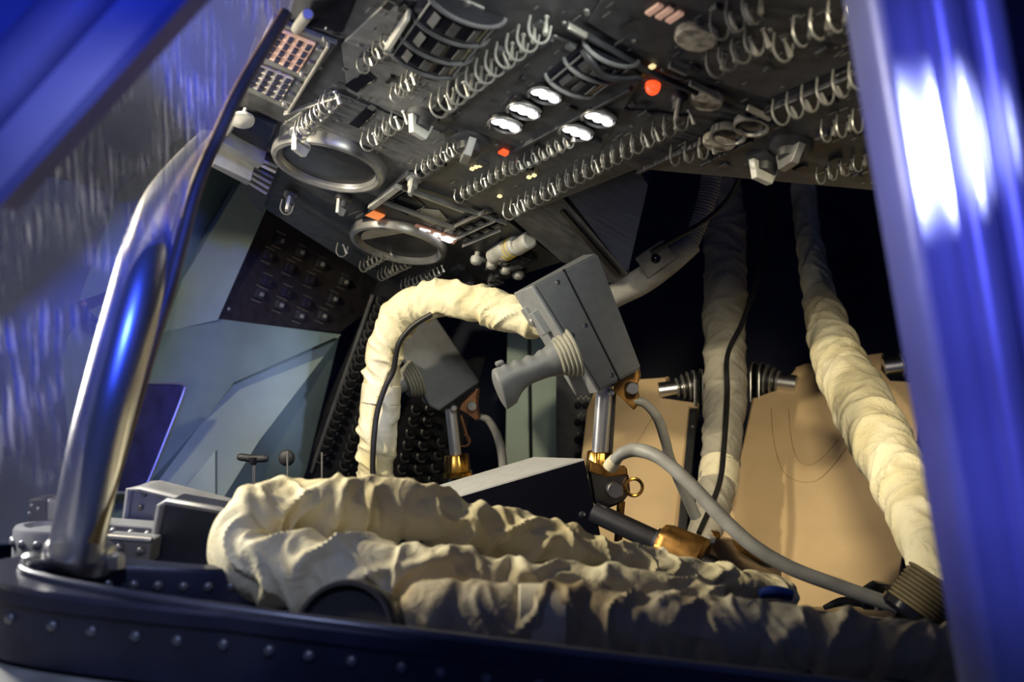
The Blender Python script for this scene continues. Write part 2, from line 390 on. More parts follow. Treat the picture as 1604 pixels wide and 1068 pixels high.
# ------------------------------------------------------------------ hatch frame pillars and the perspex pane
def ridge_bar(prof, a, b, depthdir):
    """bar from a to b: prof is (across, out) in metres"""
    ax = (b-a); acr = ax.cross(depthdir).normalized(); bm = NB(); n = 30; rings = []
    for i in range(n+1):
        t = i/n; c = a.lerp(b, t); rings.append([bm.verts.new(c+acr*x+depthdir*y) for x, y in prof])
    m = len(prof)
    for i in range(n):
        for k in range(m): bm.faces.new((rings[i][k], rings[i][(k+1) % m], rings[i+1][(k+1) % m], rings[i+1][k]))
    bm.faces.new(rings[0][::-1]); bm.faces.new(rings[-1]); return bm
pa = P(1342, -90, 0.50); pb = P(1545, 1110, 0.50)
prof = [(0, 0), (0.001, 0.006), (0.004, 0.010), (0.013, 0.011), (0.015, 0.012)]
for cx, rr in ((0.0300, 0.0090), (0.0500, 0.0090)):
    for k in range(11): a = PI*k/10; prof.append((cx-rr*math.cos(a), 0.012+rr*math.sin(a)))
prof += [(0.0592, 0.002), (0.0594, -0.012), (0.0594, -0.03), (0, -0.03)]
ax = (pb-pa).normalized(); acr = ax.cross(V3((0, -1, 0)))
sgn = 1 if acr.x > 0 else -1
bm = ridge_bar([(x*sgn, y) for x, y in prof], pa, pb, V3((0, -1, 0))); struct('trim_1', bm, 'blue_metal', True)
bm = NB(); prism(bm, [P(1530, -120, 0.54), P(1900, -120, 0.54), P(1900, 1250, 0.54), P(1680, 1250, 0.54)], (0, 0.03, 0), 0.003); struct('trim_4', bm, 'blue_panel')
pa = P(-60, 270, 0.52); pb = P(330, -160, 0.52)
prof = [(-0.05, -0.02), (-0.05, 0.0), (-0.03, 0.006)] + [(-0.012-0.015*math.cos(PI*k/8), 0.006+0.010*math.sin(PI*k/8)) for k in range(9)] + [(0.010, 0.004), (0.022, 0.004), (0.026, 0.0), (0.026, -0.02)]
bm = ridge_bar(prof, pa, pb, V3((0, -1, 0))); struct('trim_2', bm, 'blue_dark', True)

# scratched perspex pane at the left, its brown edge
m = bpy.data.materials.new('perspex'); m.use_nodes = True; nt = m.node_tree; nt.nodes.remove(nt.nodes['Principled BSDF'])
out = nt.nodes['Material Output']; tr = nt.nodes.new('ShaderNodeBsdfTransparent'); df = nt.nodes.new('ShaderNodeBsdfDiffuse'); gl = nt.nodes.new('ShaderNodeBsdfGlossy')
df.inputs['Color'].default_value = (0.8, 0.8, 0.85, 1); gl.inputs['Roughness'].default_value = 0.35
tc = nt.nodes.new('ShaderNodeTexCoord'); mp = nt.nodes.new('ShaderNodeMapping'); mp.inputs['Rotation'].default_value = (0, math.radians(-28), 0); mp.inputs['Scale'].default_value = (520, 1, 22)
ns = nt.nodes.new('ShaderNodeTexNoise'); ns.inputs['Scale'].default_value = 1.0; ns.inputs['Detail'].default_value = 3
nb = nt.nodes.new('ShaderNodeTexNoise'); nb.inputs['Scale'].default_value = 14; nb.inputs['Detail'].default_value = 2
r1 = nt.nodes.new('ShaderNodeValToRGB'); r1.color_ramp.elements[0].position = 0.52; r1.color_ramp.elements[1].position = 0.64
r2 = nt.nodes.new('ShaderNodeValToRGB'); r2.color_ramp.elements[0].position = 0.42; r2.color_ramp.elements[1].position = 0.60
mu = nt.nodes.new('ShaderNodeMath'); mu.operation = 'MULTIPLY'; ad = nt.nodes.new('ShaderNodeMath'); ad.operation = 'MULTIPLY_ADD'; ad.inputs[1].default_value = 0.65; ad.inputs[2].default_value = 0.15
nt.links.new(tc.outputs['Object'], mp.inputs['Vector']); nt.links.new(mp.outputs['Vector'], ns.inputs['Vector']); nt.links.new(tc.outputs['Object'], nb.inputs['Vector'])
nt.links.new(ns.outputs['Fac'], r1.inputs['Fac']); nt.links.new(nb.outputs['Fac'], r2.inputs['Fac'])
nt.links.new(r1.outputs['Color'], mu.inputs[0]); nt.links.new(r2.outputs['Color'], mu.inputs[1]); nt.links.new(mu.outputs[0], ad.inputs[0])
mg = nt.nodes.new('ShaderNodeMixShader'); mg.inputs['Fac'].default_value = 0.25; nt.links.new(df.outputs[0], mg.inputs[1]); nt.links.new(gl.outputs[0], mg.inputs[2])
ms = nt.nodes.new('ShaderNodeMixShader'); nt.links.new(ad.outputs[0], ms.inputs['Fac']); nt.links.new(tr.outputs[0], ms.inputs[1]); nt.links.new(mg.outputs[0], ms.inputs[2]); nt.links.new(ms.outputs[0], out.inputs['Surface'])
M['perspex'] = m
edge = [(455, 20), (388, 130), (352, 205), (315, 290), (293, 370), (272, 450), (250, 520), (215, 640), (185, 740), (165, 800), (150, 850)]
w2 = thing('window_2', None, None, P(160, 850, 0.74)); tag(w2, kind='structure')
pe = plane3(P(385, 130, 0.86), P(165, 850, 0.78), P(-100, 400, 0.66))
bm = NB(); prism(bm, [pe.at(u, v) for u, v in edge]+[pe.at(-150, 850), pe.at(-150, -80), pe.at(480, -80)], -pe.n*0.004); obj('pane', bm, 'perspex', w2, False)
bm = NB(); q = [pe.at(u-7, v) for u, v in edge]; sweep(bm, catmull([Vector((*p, 0.0058)) for p in q], 5), 10, flat=1.0); obj('pane_edge', bm, 'brown_edge', w2)

# chrome grab tube
gh = thing('grab_handle', 'tall bent chrome grab tube standing on the hatch rim at the left', 'handle', P(135, 872, 0.80))
bm = NB(); sweep(bm, pxpath([(118, 872, 0.78, 41), (129, 810, 0.78, 42), (152, 700, 0.78, 43), (177, 600, 0.78, 43), (206, 490, 0.79, 42), (228, 400, 0.81, 38), (254, 320, 0.85, 31), (288, 265, 0.92, 23), (325, 220, 1.0, 17)], 10), 32); obj('tube', bm, 'chrome', gh)
b0 = P(122, 886, 0.80); t0 = P(133, 845, 0.80)
bm = NB(); lathe(bm, mtx(b0, t0-b0), [(0.027, 0), (0.028, 0.003), (0.028, 0.012), (0.025, 0.018), (0.0215, 0.021)], 32); obj('foot_flange', bm, 'steel', gh)
for s in (-1, 1):
    bm = NB(); lathe(bm, mtx(b0+V3((s*0.033, -0.008, 0.0)), (0, 0, 1)), [(0.007, 0), (0.007, 0.010), (0.004, 0.012)], 6); obj('bolt', bm, 'chrome', gh)

# ------------------------------------------------------------------ main control panel (overhead, faces down toward the hatch)
Uv = V3((956/F, -1.0, 289/F)).normalized()         # along the switch rows, away to the upper right
Vv = V3((2976/F, 1.0, -990/F)).normalized()
pn = Uv.cross(Vv).normalized()
if pn.z > 0: pn = -pn
PC = 0.522
PP = Plane(pn, V3((0, 0, CAMZ))-pn*PC)
def pm(u, v, h=0.0, xdir=None):
    return mtx(PP.at(u, v, 0)+pn*h, pn, xdir if xdir is not None else Uv)
def dep(u, v): return PP.at(u, v).y
def px(u, v, n): return n*dep(u, v)/F
cp = thing('control_panel', 'large dark grey overhead control panel crowded with guarded toggle switches and dials', 'control panel', PP.at(800, 300))
def plate(name, pts, m, h0=0.0, h1=0.004, bev=0.0012):
    bm = NB(); prism(bm, [PP.at(u, v, 0)+pn*h0 for u, v in pts], pn*(h1-h0), bev); return obj(name, bm, m, cp, False)
bm = NB()
outline = [(420, 330), (345, 225), (400, 60), (430, -120), (1560, -120), (1480, 309), (1392, 300), (1000, 264), (793, 345), (880, 410), (690, 470), (600, 445)]
prism(bm, [PP.at(u, v) for u, v in outline], -pn*0.03); obj('base_plate', bm, 'panel', cp, False)
plate('keypad_plate', [(428, 22), (530, 62), (452, 165), (376, 130)], 'panel_light', 0, 0.006)
plate('upper_plate', [(535, 66), (650, -40), (760, 10), (690, 165), (640, 185), (545, 140)], 'panel_light', 0, 0.003)
plate('dial_plate', [(440, 195), (520, 140), (640, 190), (720, 215), (600, 310), (430, 240)], 'panel_light', 0, 0.002)
plate('lamp_plate', [(690, 180), (868, 52), (1010, 110), (940, 235), (800, 280), (700, 225)], 'panel', 0, 0.004)
plate('middle_plate', [(640, 285), (730, 200), (800, 232), (950, 165), (1085, 180), (800, 338)], 'panel', 0, 0.003)
plate('right_plate', [(1010, 262), (1215, 160), (1385, 95), (1470, 105), (1440, 300), (1395, 296)], 'panel', 0, 0.003)
plate('upper_right_plate', [(1030, 100), (920, 30), (980, -60), (1380, -60), (1375, 80), (1205, 150)], 'panel', 0, 0.003)
plate('lower_plate', [(545, 335), (640, 300), (790, 345), (770, 420), (690, 455), (590, 425)], 'panel_dark', 0, 0.003)

# switches: a bent wire guard and a bat lever each
def wicket(a, h, r):
    bm = NB(); pts = [Vector((0, -a, 0, r))]
    for k in range(9):
        t = PI*k/8; pts.append(Vector((0, -a*math.cos(t), h-a*1.15+a*1.15*math.sin(t), r)))
    pts.append(Vector((0, a, 0, r))); sweep(bm, pts, 6); return make_mesh('switch_guard', bm, 'wire')
def bat(L):
    bm = NB(); lathe(bm, Matrix.Rotation(0.35, 4, 'X'), [(0.0024, 0), (0.0024, 0.002), (0.0012, 0.0025), (0.0026, L*0.8), (0.0026, L*0.95), (0.0012, L)], 8); return make_mesh('switch_lever', bm, 'lever')
G = {1.0: wicket(0.0085, 0.020, 0.0012), 0.8: wicket(0.0070, 0.016, 0.0010), 1.2: wicket(0.011, 0.022, 0.0013)}
LV = {1.0: bat(0.016), 0.8: bat(0.012), 1.2: bat(0.018)}
def row(p, q, n, s=1.0, lever=True):
    a = PP.at(*p); b = PP.at(*q)
    for i in range(n):
        c = a.lerp(b, i/(n-1) if n > 1 else 0)
        g = inst('switch_guard', G[s], mtx(c+pn*0.003, pn, b-a if n > 1 else Uv), cp); ROOT[g.name] = ROOT[cp.name]
        if lever:
            o = bpy.data.objects.new('switch_lever', LV[s]); C.objects.link(o); o.parent = g
            o.matrix_local = Matrix.Translation(((a-b).length/max(n-1, 1)*0.5 if n > 1 else 0, 0, 0)) @ Matrix.Rotation(random.choice((-0.25, 0.3)), 4, 'X')
row((692, 150), (848, 28), 11, 1.2)
row((800, 318), (1070, 172), 20, 1.0)
row((722, 296), (798, 252), 8, 0.8); row((808, 250), (893, 207), 8, 0.8)
row((662, 256), (722, 216), 7, 0.8)
row((476, 190), (522, 142), 8, 1.0)
row((580, 208), (626, 174), 5, 1.0)
row((573, 88), (610, 54), 4, 0.8)
row((625, 136), (668, 88), 6, 0.8)
row((572, 408), (606, 388), 6, 0.8); row((600, 422), (642, 401), 8, 0.8); row((636, 438), (688, 414), 9, 0.8)
row((452, 312), (455, 310), 1, 1.0); row((538, 380), (542, 378), 1, 1.0)
row((1225, 158), (1345, 100), 6, 1.2); row((1257, 30), (1340, -6), 4, 1.2); row((1296, 188), (1370, 165), 4, 1.0)
row((1287, 262), (1345, 242), 4, 0.8); row((1060, 228), (1104, 217), 3, 1.0)
row((1124, 82), (1184, 46), 4, 1.2); row((1228, 55), (1232, 53), 1, 1.2); row((1130, 20), (1180, -6), 3, 1.2)

# illuminated round lamps: dark cup, raised rim, white lit legend
def round_lamp(u, v, r):
    mm = pm(u, v, 0.004); bm = NB()
    lathe(bm, mm, [(r*1.06, 0), (r*1.06, 0.003), (r*0.98, 0.006), (r*0.92, 0.006), (r*0.88, 0.003)], 28); o = obj('indicator_lamp', bm, 'black', cp)
    bm = NB(); ring_torus(bm, mm @ Matrix.Translation((0, 0, 0.006)), r*1.02, 0.0016, 28, 6, -0.2*PI, 0.75*PI); obj('lamp_rim', bm, 'bezel', o)
    bm = NB()
    for x, y, rr in ((0, -0.45, 0.30), (0.12, -0.2, 0.30), (-0.05, 0.05, 0.33), (0.10, 0.28, 0.28), (-0.08, 0.5, 0.30), (0.14, 0.55, 0.2)):
        lathe(bm, mm @ Matrix.Translation((x*r, y*r*1.25, 0.0035)), [(rr*r*0.98, 0), (rr*r*0.94, 0.0022), (rr*r*0.5, 0.003)], 14)
    obj('lit_legend', bm, 'lamp_white', o)
for u, v in ((795, 185), (824, 163), (857, 138), (906, 197), (941, 175)): round_lamp(u, v, px(u, v, 27))
def small_lamp(u, v, su, sv, m, name='warning_lamp', h=0.004):
    mm = pm(u, v, h, None); bm = NB(); box(bm, mm, px(u, v, su), px(u, v, sv), 0.003, 0.0006); return obj(name, bm, m, cp, False)
mm = pm(1024, 126, 0.004); bm = NB(); r = px(1024, 126, 12); lathe(bm, mm, [(r, 0), (r, 0.004), (r*0.8, 0.008), (r*0.4, 0.0105)], 20); obj('warning_lamp', bm, 'lamp_red', cp, label='round glowing red warning lamp')
small_lamp(791, 232, 16, 14, 'lamp_red'); small_lamp(588, 331, 26, 25, 'lamp_orange')
for u, v in ((741, 258), (747, 255), (753, 253), (830, 271), (838, 268), (784, 301)): small_lamp(u, v, 7, 6, 'lamp_yellow', 'small_indicator')
small_lamp(1023, 96, 10, 8, 'lamp_yellow', 'small_indicator'); small_lamp(1008, 109, 12, 6, 'yellow_paint', 'yellow_tab')
for u, v in ((1026, 6), (1042, 12), (1058, 18)): small_lamp(u, v, 34, 11, 'lamp_pink', 'striped_indicator')
# event timer display
dp = plate('timer_display', [(653, 347), (719, 369), (712, 377), (645, 355)], 'lit_plate', 0.003, 0.006, 0.0005)
for u, v, nsg in ((660, 355, 0), (668, 357, 0), (684, 362, 0), (693, 365, 1), (700, 367, 0), (707, 370, 0)):
    s = px(u, v, 4.2); mm = pm(u, v, 0.006); bm = NB()
    segs = [(0, 0)] if nsg else [(-1, 0), (0, 0), (1, 0)]
    for a, b in segs: box(bm, mm @ Matrix.Translation((a*s*2.2, b*s, 0)), s*0.7, s*1.6, 0.001)
    if not nsg:
        for a in (-1, 1): box(bm, mm @ Matrix.Translation((a*s*1.1, a*s*0.8, 0)), s*2.2, s*0.5, 0.001)
    obj('lit_digit', bm, 'lamp_white', dp, False)
# keypads: pale frame, dark keys
def keypad(pts, m, nr=4, nc=4):
    a, b, c, d = [PP.at(u, v) for u, v in pts]; L = (b-a).length; Wd = (d-a).length
    kp = plate('keypad_frame', pts, m, 0.006, 0.009, 0.0005)
    for i in range(nc):
        for j in range(nr):
            q = a.lerp(b, (i+0.5)/nc).lerp(d.lerp(c, (i+0.5)/nc), (j+0.5)/nr)
            bm = NB(); box(bm, mtx(q+pn*0.009, pn, b-a), L/nc*0.56, Wd/nr*0.72, 0.0022, 0.0005); obj('key', bm, 'key_dark', kp, False)
keypad([(441, 35), (497, 58), (470, 103), (413, 75)], 'lamp_pink'); keypad([(406, 89), (463, 113), (443, 148), (388, 121)], 'key_frame')
bm = NB(); 
for u, v in ((502, 66), (489, 88), (476, 108), (470, 120), (458, 138), (448, 155), (512, 52)): lathe(bm, pm(u, v, 0.006), [(0.0032, 0), (0.003, 0.003), (0.0015, 0.004)], 8)
obj('plate_screws', bm, 'wire', cp)['kind'] = 'stuff'
# dials
def dial(u, v, rp, face, name='round_gauge', half=False):
    r = px(u, v, rp); mm = pm(u, v, 0.002); bm = NB()
    lathe(bm, mm, [(r, 0), (r, 0.010), (r*0.97, 0.014), (r*0.90, 0.015), (r*0.84, 0.011), (r*0.80, 0.005)], 48); o = obj(name, bm, 'bezel', cp)
    bm = NB(); lathe(bm, mm, [(r*0.82, 0.0055), (r*0.82, 0.0065), (r*0.4, 0.008), (r*0.02, 0.0085)], 40); f = obj('gauge_face', bm, face, o)
    if half:
        bm = NB(); pts = [mm @ V3((r*0.76*math.cos(t), r*0.76*math.sin(t), 0.0085)) for t in [PI*0.08+PI*0.62*k/14 for k in range(15)]]
        prism(bm, pts, pn*0.002); obj('pale_sector', bm, 'dial_white', o, False)
    else:
        bm = NB(); ring_torus(bm, mm @ Matrix.Translation((0, 0, 0.010)), r*0.86, 0.0022, 40, 6); obj('bright_ring', bm, 'wire', o)
    return o
dial(518, 246, 90, 'dial_face'); dial(626, 371, 77, 'dial_face', half=True)
# curved instrument drums: dark half cylinders behind arched frame ribs
def arch_drum(a, b, c, hgt, ribs, name, rib_m):
    A = PP.at(*a)+pn*0.003; B = PP.at(*b)+pn*0.003; D = PP.at(*c)+pn*0.003-A; N_ = 16
    arc = [(0.5-0.5*math.cos(PI*k/N_), math.sin(PI*k/N_)) for k in range(N_+1)]
    bm = NB(); pts = [A+D*x+pn*hgt*y*0.92 for x, y in arc]; prism(bm, pts, B-A); o = obj(name, bm, 'black_gloss', cp)
    for t in ribs:
        bm = NB(); q = [A.lerp(B, t)+D*x+pn*hgt*y for x, y in arc]; sweep(bm, [Vector((*p, 0.0022)) for p in q], 8); obj('drum_rib', bm, rib_m, o)
    for x in (0.10, 0.90):
        y = math.sin(math.acos(1-2*x)); bm = NB(); cyl(bm, A+D*x+pn*hgt*y, B+D*x+pn*hgt*y, 0.0012, 8); obj('drum_bar', bm, 'panel_light', o)
    for k in range(len(ribs)-1):
        for x in (0.24, 0.49, 0.74):
            y = math.sin(math.acos(1-2*x)); q = A.lerp(B, (ribs[k]+ribs[k+1])/2)+D*x+pn*hgt*y*0.93
            nn = (pn*y+D.normalized()*(2*x-1)).normalized(); bm = NB(); box(bm, mtx(q, nn, B-A), (B-A).length*(ribs[k+1]-ribs[k])*0.55, D.length*0.10, 0.0012); obj('drum_scale', bm, 'panel', o, False)
    return o
arch_drum((608, 62), (668, -26), (722, 106), 0.019, (0.0, 0.3, 0.65, 1.0), 'attitude_drum', 'panel')
bm = NB(); prism(bm, [PP.at(u, v)+pn*0.006 for u, v in ((606, 58), (642, 2), (648, 6), (613, 63))], pn*0.012, 0.001); obj('side_bar', bm, 'pale_plastic', cp, False)
arch_drum((856, 110), (916, 58), (936, 140), 0.013, (0.0, 0.5, 1.0), 'scale_drum', 'panel_light')
bm = NB(); sweep(bm, catmull([Vector((*(PP.at(u, v)+pn*h), 0.0042)) for u, v, h in ((916, 66, .008), (930, 72, .016), (946, 92, .016), (972, 102, .014), (1005, 110, .008))], 8), 10)
obj('bent_handle', bm, 'panel_dark', cp)
# rotary knobs with pointer fins
def knob(u, v, rp, m, rot=0.3, fin='pale_plastic'):
    r = px(u, v, rp); mm = pm(u, v, 0.003) @ Matrix.Rotation(rot, 4, 'Z'); bm = NB()
    lathe(bm, mm, [(r, 0), (r, 0.004), (r*0.9, 0.006), (r*0.62, 0.008), (r*0.55, 0.016)], 24); o = obj('rotary_knob', bm, m, cp)
    bm = NB(); prism(bm, [mm @ V3(p) for p in ((-r*0.85, -r*0.22, 0.007), (r*0.95, -r*0.10, 0.007), (r*0.55, -r*0.08, 0.026), (-r*0.5, -r*0.18, 0.026))], mm.to_3x3() @ V3((0, r*0.4, 0)), 0.0008); obj('pointer_fin', bm, fin, o, False)
knob(664, 176, 26, 'panel', 1.2, 'pale_plastic'); knob(738, 215, 32, 'panel_dark', 0.2, 'bezel'); knob(1200, 245, 30, 'panel_dark', 1.5, 'pale_plastic'); knob(1240, 222, 34, 'panel_dark', 0.1, 'bezel')
knob(478, 206, 24, 'pale_plastic', 0.9); knob(650, 272, 14, 'pale_plastic', 0.5); knob(458, 300, 12, 'panel', 0.4); knob(540, 305, 14, 'panel', 0.9); knob(1065, 145, 14, 'panel_dark', 0.5)
# mottled discs and cups
def disc(u, v, rp, m, name='disc_cover', h=0.005):
    r = px(u, v, rp); bm = NB(); lathe(bm, pm(u, v, 0.003), [(r, 0), (r, h), (r*0.9, h+0.002), (r*0.3, h+0.003)], 28); return obj(name, bm, m, cp)
disc(1092, 48, 34, 'mottled'); disc(1108, 148, 26, 'mottled'); disc(1128, 213, 26, 'mottled')
for u, v in ((1178, 186), (1142, 200)):
    r = px(u, v, 28); bm = NB(); lathe(bm, pm(u, v, 0.003), [(r, 0), (r, 0.008), (r*0.86, 0.008), (r*0.8, 0.003)], 28); o = obj('socket_cup', bm, 'bezel', cp)
    bm = NB(); lathe(bm, pm(u, v, 0.005), [(r*0.78, 0.001), (r*0.5, 0.004), (r*0.1, 0.005)], 20); obj('socket_core', bm, 'black', o)
# chrome barrel near the keypad and left edge brackets
bm = NB(); a = PP.at(466, 40)+pn*0.004; b = PP.at(490, -8)+pn*0.02; cyl(bm, a, b, px(470, 20, 9), 20, bev=0.001); obj('barrel', bm, 'lever', cp)
plate('dark_bay', [(488, 0), (560, -10), (535, 50), (478, 38)], 'black_gloss', 0, 0.002)
for pts, mm_, h in (([(345, 205), (352, 198), (418, 236), (410, 243)], 'tray_grey', 0.02), ([(340, 228), (344, 222), (402, 250), (396, 258)], 'tray_grey', 0.03), ([(355, 198), (372, 165), (435, 190), (418, 232)], 'black_gloss', 0.004)):
    bm = NB(); prism(bm, [PP.at(u, v) for u, v in pts], pn*h, 0.001); obj('edge_bracket', bm, mm_, cp, False)
bm = NB(); a = PP.at(385, 168)+pn*0.012; lathe(bm, mtx(a, pn, Uv), [(0.004, -0.010), (0.004, 0), (0.022, 0.003), (0.022, 0.006), (0.005, 0.009)], 24, sy=0.6); obj('pull_knob', bm, 'pale_plastic', cp)
bm = NB(); prism(bm, [PP.at(u, v) for u, v in ((368, 165), (352, 196), (362, 200), (378, 175))], pn*0.014, 0.003); obj('pull_lug', bm, 'pale_plastic', cp, False)
# fluted blue-black vent at the left corner
vb = plate('vent_base', [(372, 268), (404, 235), (440, 252), (412, 330), (390, 310)], 'panel_dark', 0, 0.004)
for k in range(6):
    t = k/5; a = PP.at(400-26*t, 240+30*t)+pn*0.004; b = PP.at(436-18*t, 256+42*t)+pn*0.004; bm = NB(); cyl(bm, a, b, 0.0028, 8); obj('vent_slat', bm, 'blue_metal', vb)
# the light bar handle, frame rails and recessed wells beside it
def rail(pts, w, m, h=0.008, name='frame_rail'):
    bm = NB(); a = PP.at(*pts[0])+pn*h; b = PP.at(*pts[1])+pn*h; d = (b-a).normalized(); s = pn.cross(d)*w/2
    prism(bm, [a-s, b-s, b+s, a+s], pn*0.006, 0.001); return obj(name, bm, m, cp, False)
rail([(584, 311), (628, 277)], 0.009, 'pale_plastic', 0.010, 'bar_handle')
rail([(628, 280), (730, 318)], 0.006, 'bezel'); rail([(600, 303), (715, 346)], 0.006, 'bezel'); rail([(640, 288), (795, 342)], 0.004, 'bezel', 0.004)
rail([(595, 300), (640, 262)], 0.003, 'bezel', 0.004); rail([(535, 140), (448, 168)], 0.003, 'bezel', 0.005); rail([(518, 58), (455, 163)], 0.003, 'lever', 0.006)
plate('recess_well', [(605, 315), (640, 296), (668, 318), (640, 333)], 'black_gloss', 0.003, 0.005)
plate('recess_well', [(660, 322), (690, 325), (702, 340), (680, 348), (655, 335)], 'dial_white', 0.003, 0.005)
plate('recess_well', [(560, 140), (590, 118), (575, 105), (540, 128)], 'black_gloss', 0.003, 0.005)
plate('recess_well', [(548, 188), (575, 162), (590, 170), (565, 195)], 'black_gloss', 0.003, 0.006)
# legend keys (lower, next to the timer)
for i in range(4):
    for j in range(3):
        a = (712+i*17+j*9, 347-i*7+j*11)
        bm = NB(); box(bm, pm(a[0], a[1], 0.003), px(*a, 22), px(*a, 12), 0.004, 0.0006); o = obj('legend_key', bm, 'panel_dark', cp, False)
        bm = NB(); box(bm, pm(a[0], a[1], 0.007), px(*a, 12), px(*a, 2.5), 0.0006); obj('legend_mark', bm, 'wire', o, False)
for p, q in (((698, 352), (760, 322)), ((712, 366), (778, 335)), ((726, 376), (786, 350))): rail([p, q], 0.0012, 'wire', 0.006, 'legend_rail')
# pale barrels with yellow hazard stripes, small grey knobs
for u, v, L in ((782, 386, 1.0), (798, 380, 1.1), (818, 372, 1.0)):
    a = PP.at(u-8, v+4)+pn*0.012; b = PP.at(u+14, v-10)+pn*0.012; bm = NB(); cyl(bm, a, b, 0.012*L, 18, bev=0.003); o = obj('guarded_plug', bm, 'pale_plastic', cp)
    if L > 1:
        for t in (0.3, 0.5, 0.7):
            c = a.lerp(b, t); bm = NB(); ring_torus(bm, mtx(c, (b-a).normalized()+V3((0.3, 0, 0))), 0.0135, 0.0009, 24, 5); obj('yellow_stripe', bm, 'yellow_paint', o)
for u, v in ((749, 392), (773, 399), (794, 407), (814, 415)):
    bm = NB(); lathe(bm, pm(u, v, 0.003), [(0.004, 0), (0.004, 0.006), (0.008, 0.008), (0.009, 0.013), (0.007, 0.018), (0.003, 0.020)], 16); obj('push_knob', bm, 'pale_plastic', cp)
for k in range(26):
    u = random.uniform(715, 840); v = 430-(u-715)*0.15+random.uniform(-22, 10); bm = NB(); box(bm, pm(u, v, 0.0), random.uniform(.01, .04), random.uniform(.006, .016), random.uniform(.006, .02), 0.001); obj('relay_block', bm, random.choice(['panel', 'panel_dark', 'bezel', 'panel_dark']), cp, False)
def on_panel(u, v, e=14):
    if u < 1005: return v < 345-(u-793)*0.391-e*1.5 and u > 540
    return v < 264+(u-1000)*0.092-e
# small engraved tick marks and screws all over
bm = NB(); bs = NB()
for k in range(240):
    u = random.uniform(560, 1370); v = random.uniform(0, 300)
    if not on_panel(u, v): continue
    box(bm, pm(u, v, 0.0042), random.uniform(.004, .012), 0.0012, 0.0004)
obj('engraved_marks', bm, 'bezel', cp, False)['kind'] = 'stuff'
for k in range(60):
    u = random.uniform(440, 1380); v = random.uniform(0, 290)
    if not on_panel(u, v) and u > 540: continue
    lathe(bs, pm(u, v, 0.003), [(0.0026, 0), (0.0024, 0.0014), (0.001, 0.002)], 8)
obj('panel_screws', bs, 'bezel', cp)['kind'] = 'stuff'
rd = random.Random(3)
for k in range(90):
    u = rd.uniform(470, 1380); v = rd.uniform(-5, 300)
    if not on_panel(u, v, 22) or (u < 620 and v > 190): continue
    bm = NB(); box(bm, pm(u, v, 0.003), px(u, v, rd.uniform(8, 26)), px(u, v, rd.uniform(7, 16)), rd.uniform(0.002, 0.006), 0.0006); obj('legend_block', bm, rd.choice(['panel_dark', 'panel_light', 'panel', 'black']), cp, False)
# seams: thin raised joint strips
for p, q in (((1010, 100), (1215, 190)), ((890, 28), (1010, 100)), ((800, 232), (990, 130)), ((690, 180), (868, 52)), ((1000, 262), (1215, 160)), ((1215, 160), (1390, 85)), ((560, 335), (700, 250)), ((1100, 250), (1180, 210))):
    rail([p, q], 0.004, 'panel_dark', 0.003, 'joint_strip')
for p, q in (((1050, 88), (1078, 101)), ((1082, 116), (1116, 133)), ((892, 27), (921, 43)), ((1172, 155), (1208, 173))): rail([p, q], 0.004, 'lever', 0.006, 'edge_clip')

# side bracket plate below the panel's lower edge
pq = plane3(P(810, 338, 1.34), P(985, 272, 1.22), P(970, 440, 1.42))
sb2 = thing('bracket_plate', 'dark grey grooved bracket plate hanging below the lower edge of the overhead panel', 'bracket', pq.at(960, 440))
bm = NB(); prism(bm, [pq.at(u, v) for u, v in ((800, 340), (880, 308), (985, 430), (960, 445), (880, 410))], -pq.n*0.01); obj('plate', bm, 'panel', sb2, False)
bm = NB(); prism(bm, [pq.at(u, v) for u, v in ((888, 306), (1000, 266), (1015, 290), (985, 420), (980, 425))], -pq.n*0.06); obj('side_plate', bm, 'navy_wall', sb2, False)
bm = NB(); prism(bm, [pq.at(u, v) for u, v in ((878, 330), (883, 327), (972, 428), (966, 432))], pq.n*0.004); obj('groove_strip', bm, 'black', sb2, False)

# ------------------------------------------------------------------ breaker panel wing (left, below the main panel)
wp = plane3(T1, B0, P(530, 521, 2.0))
bw = thing('breaker_panel', 'dark trapezoid breaker panel with small square switches between the teal fairings', 'control panel', wp.at(430, 520))
bm = NB(); prism(bm, [wp.at(u, v, 0.004) for u, v in ((417, 323), (640, 430), (600, 470), (560, 500), (531, 521), (341, 499))], -wp.n*0.02); obj('plate', bm, 'panel_brown', bw, False)
wx = (wp.at(520, 430)-wp.at(400, 375)).normalized()
rows = [((437, 371), (500, 412), 3, 1), ((419, 398), (486, 438), 3, 0), ((414, 437), (478, 473), 3, 0), ((405, 460), (468, 493), 3, 1), ((535, 440), (505, 492), 3, 1), ((466, 388), (466, 388), 1, 1)]
rows = [((436, 376), (500, 413), 3, 1), ((419, 400), (484, 438), 3, 0), ((416, 441), (478, 475), 3, 0), ((404, 460), (467, 494), 3, 1), ((537, 441), (503, 494), 3, 1)]
for a, b, n, paler in rows:  # last value of each row picks the paler switch colours
    for i in range(n):
        t = i/(n-1); u = a[0]+(b[0]-a[0])*t; v = a[1]+(b[1]-a[1])*t
        mm = mtx(wp.at(u, v, 0.004), wp.n, wx); s = 0.018
        bm = NB(); box(bm, mm, s, s*0.95, 0.008, 0.001); o = obj('breaker_switch', bm, 'panel' if paler else 'key_dark', bw, False)
        bm = NB(); box(bm, mm @ Matrix.Translation((0.001, 0, 0.008)), s*0.35, s*0.4, 0.006, 0.001); obj('switch_button', bm, 'pale_plastic' if paler else 'panel_brown', o, False)
        bm = NB()
        for sd in (-1, 1): box(bm, mm @ Matrix.Translation((0, sd*s*0.75, 0)), s*1.1, 0.0020, 0.0022)
        obj('switch_bars', bm, 'wire', o, False)
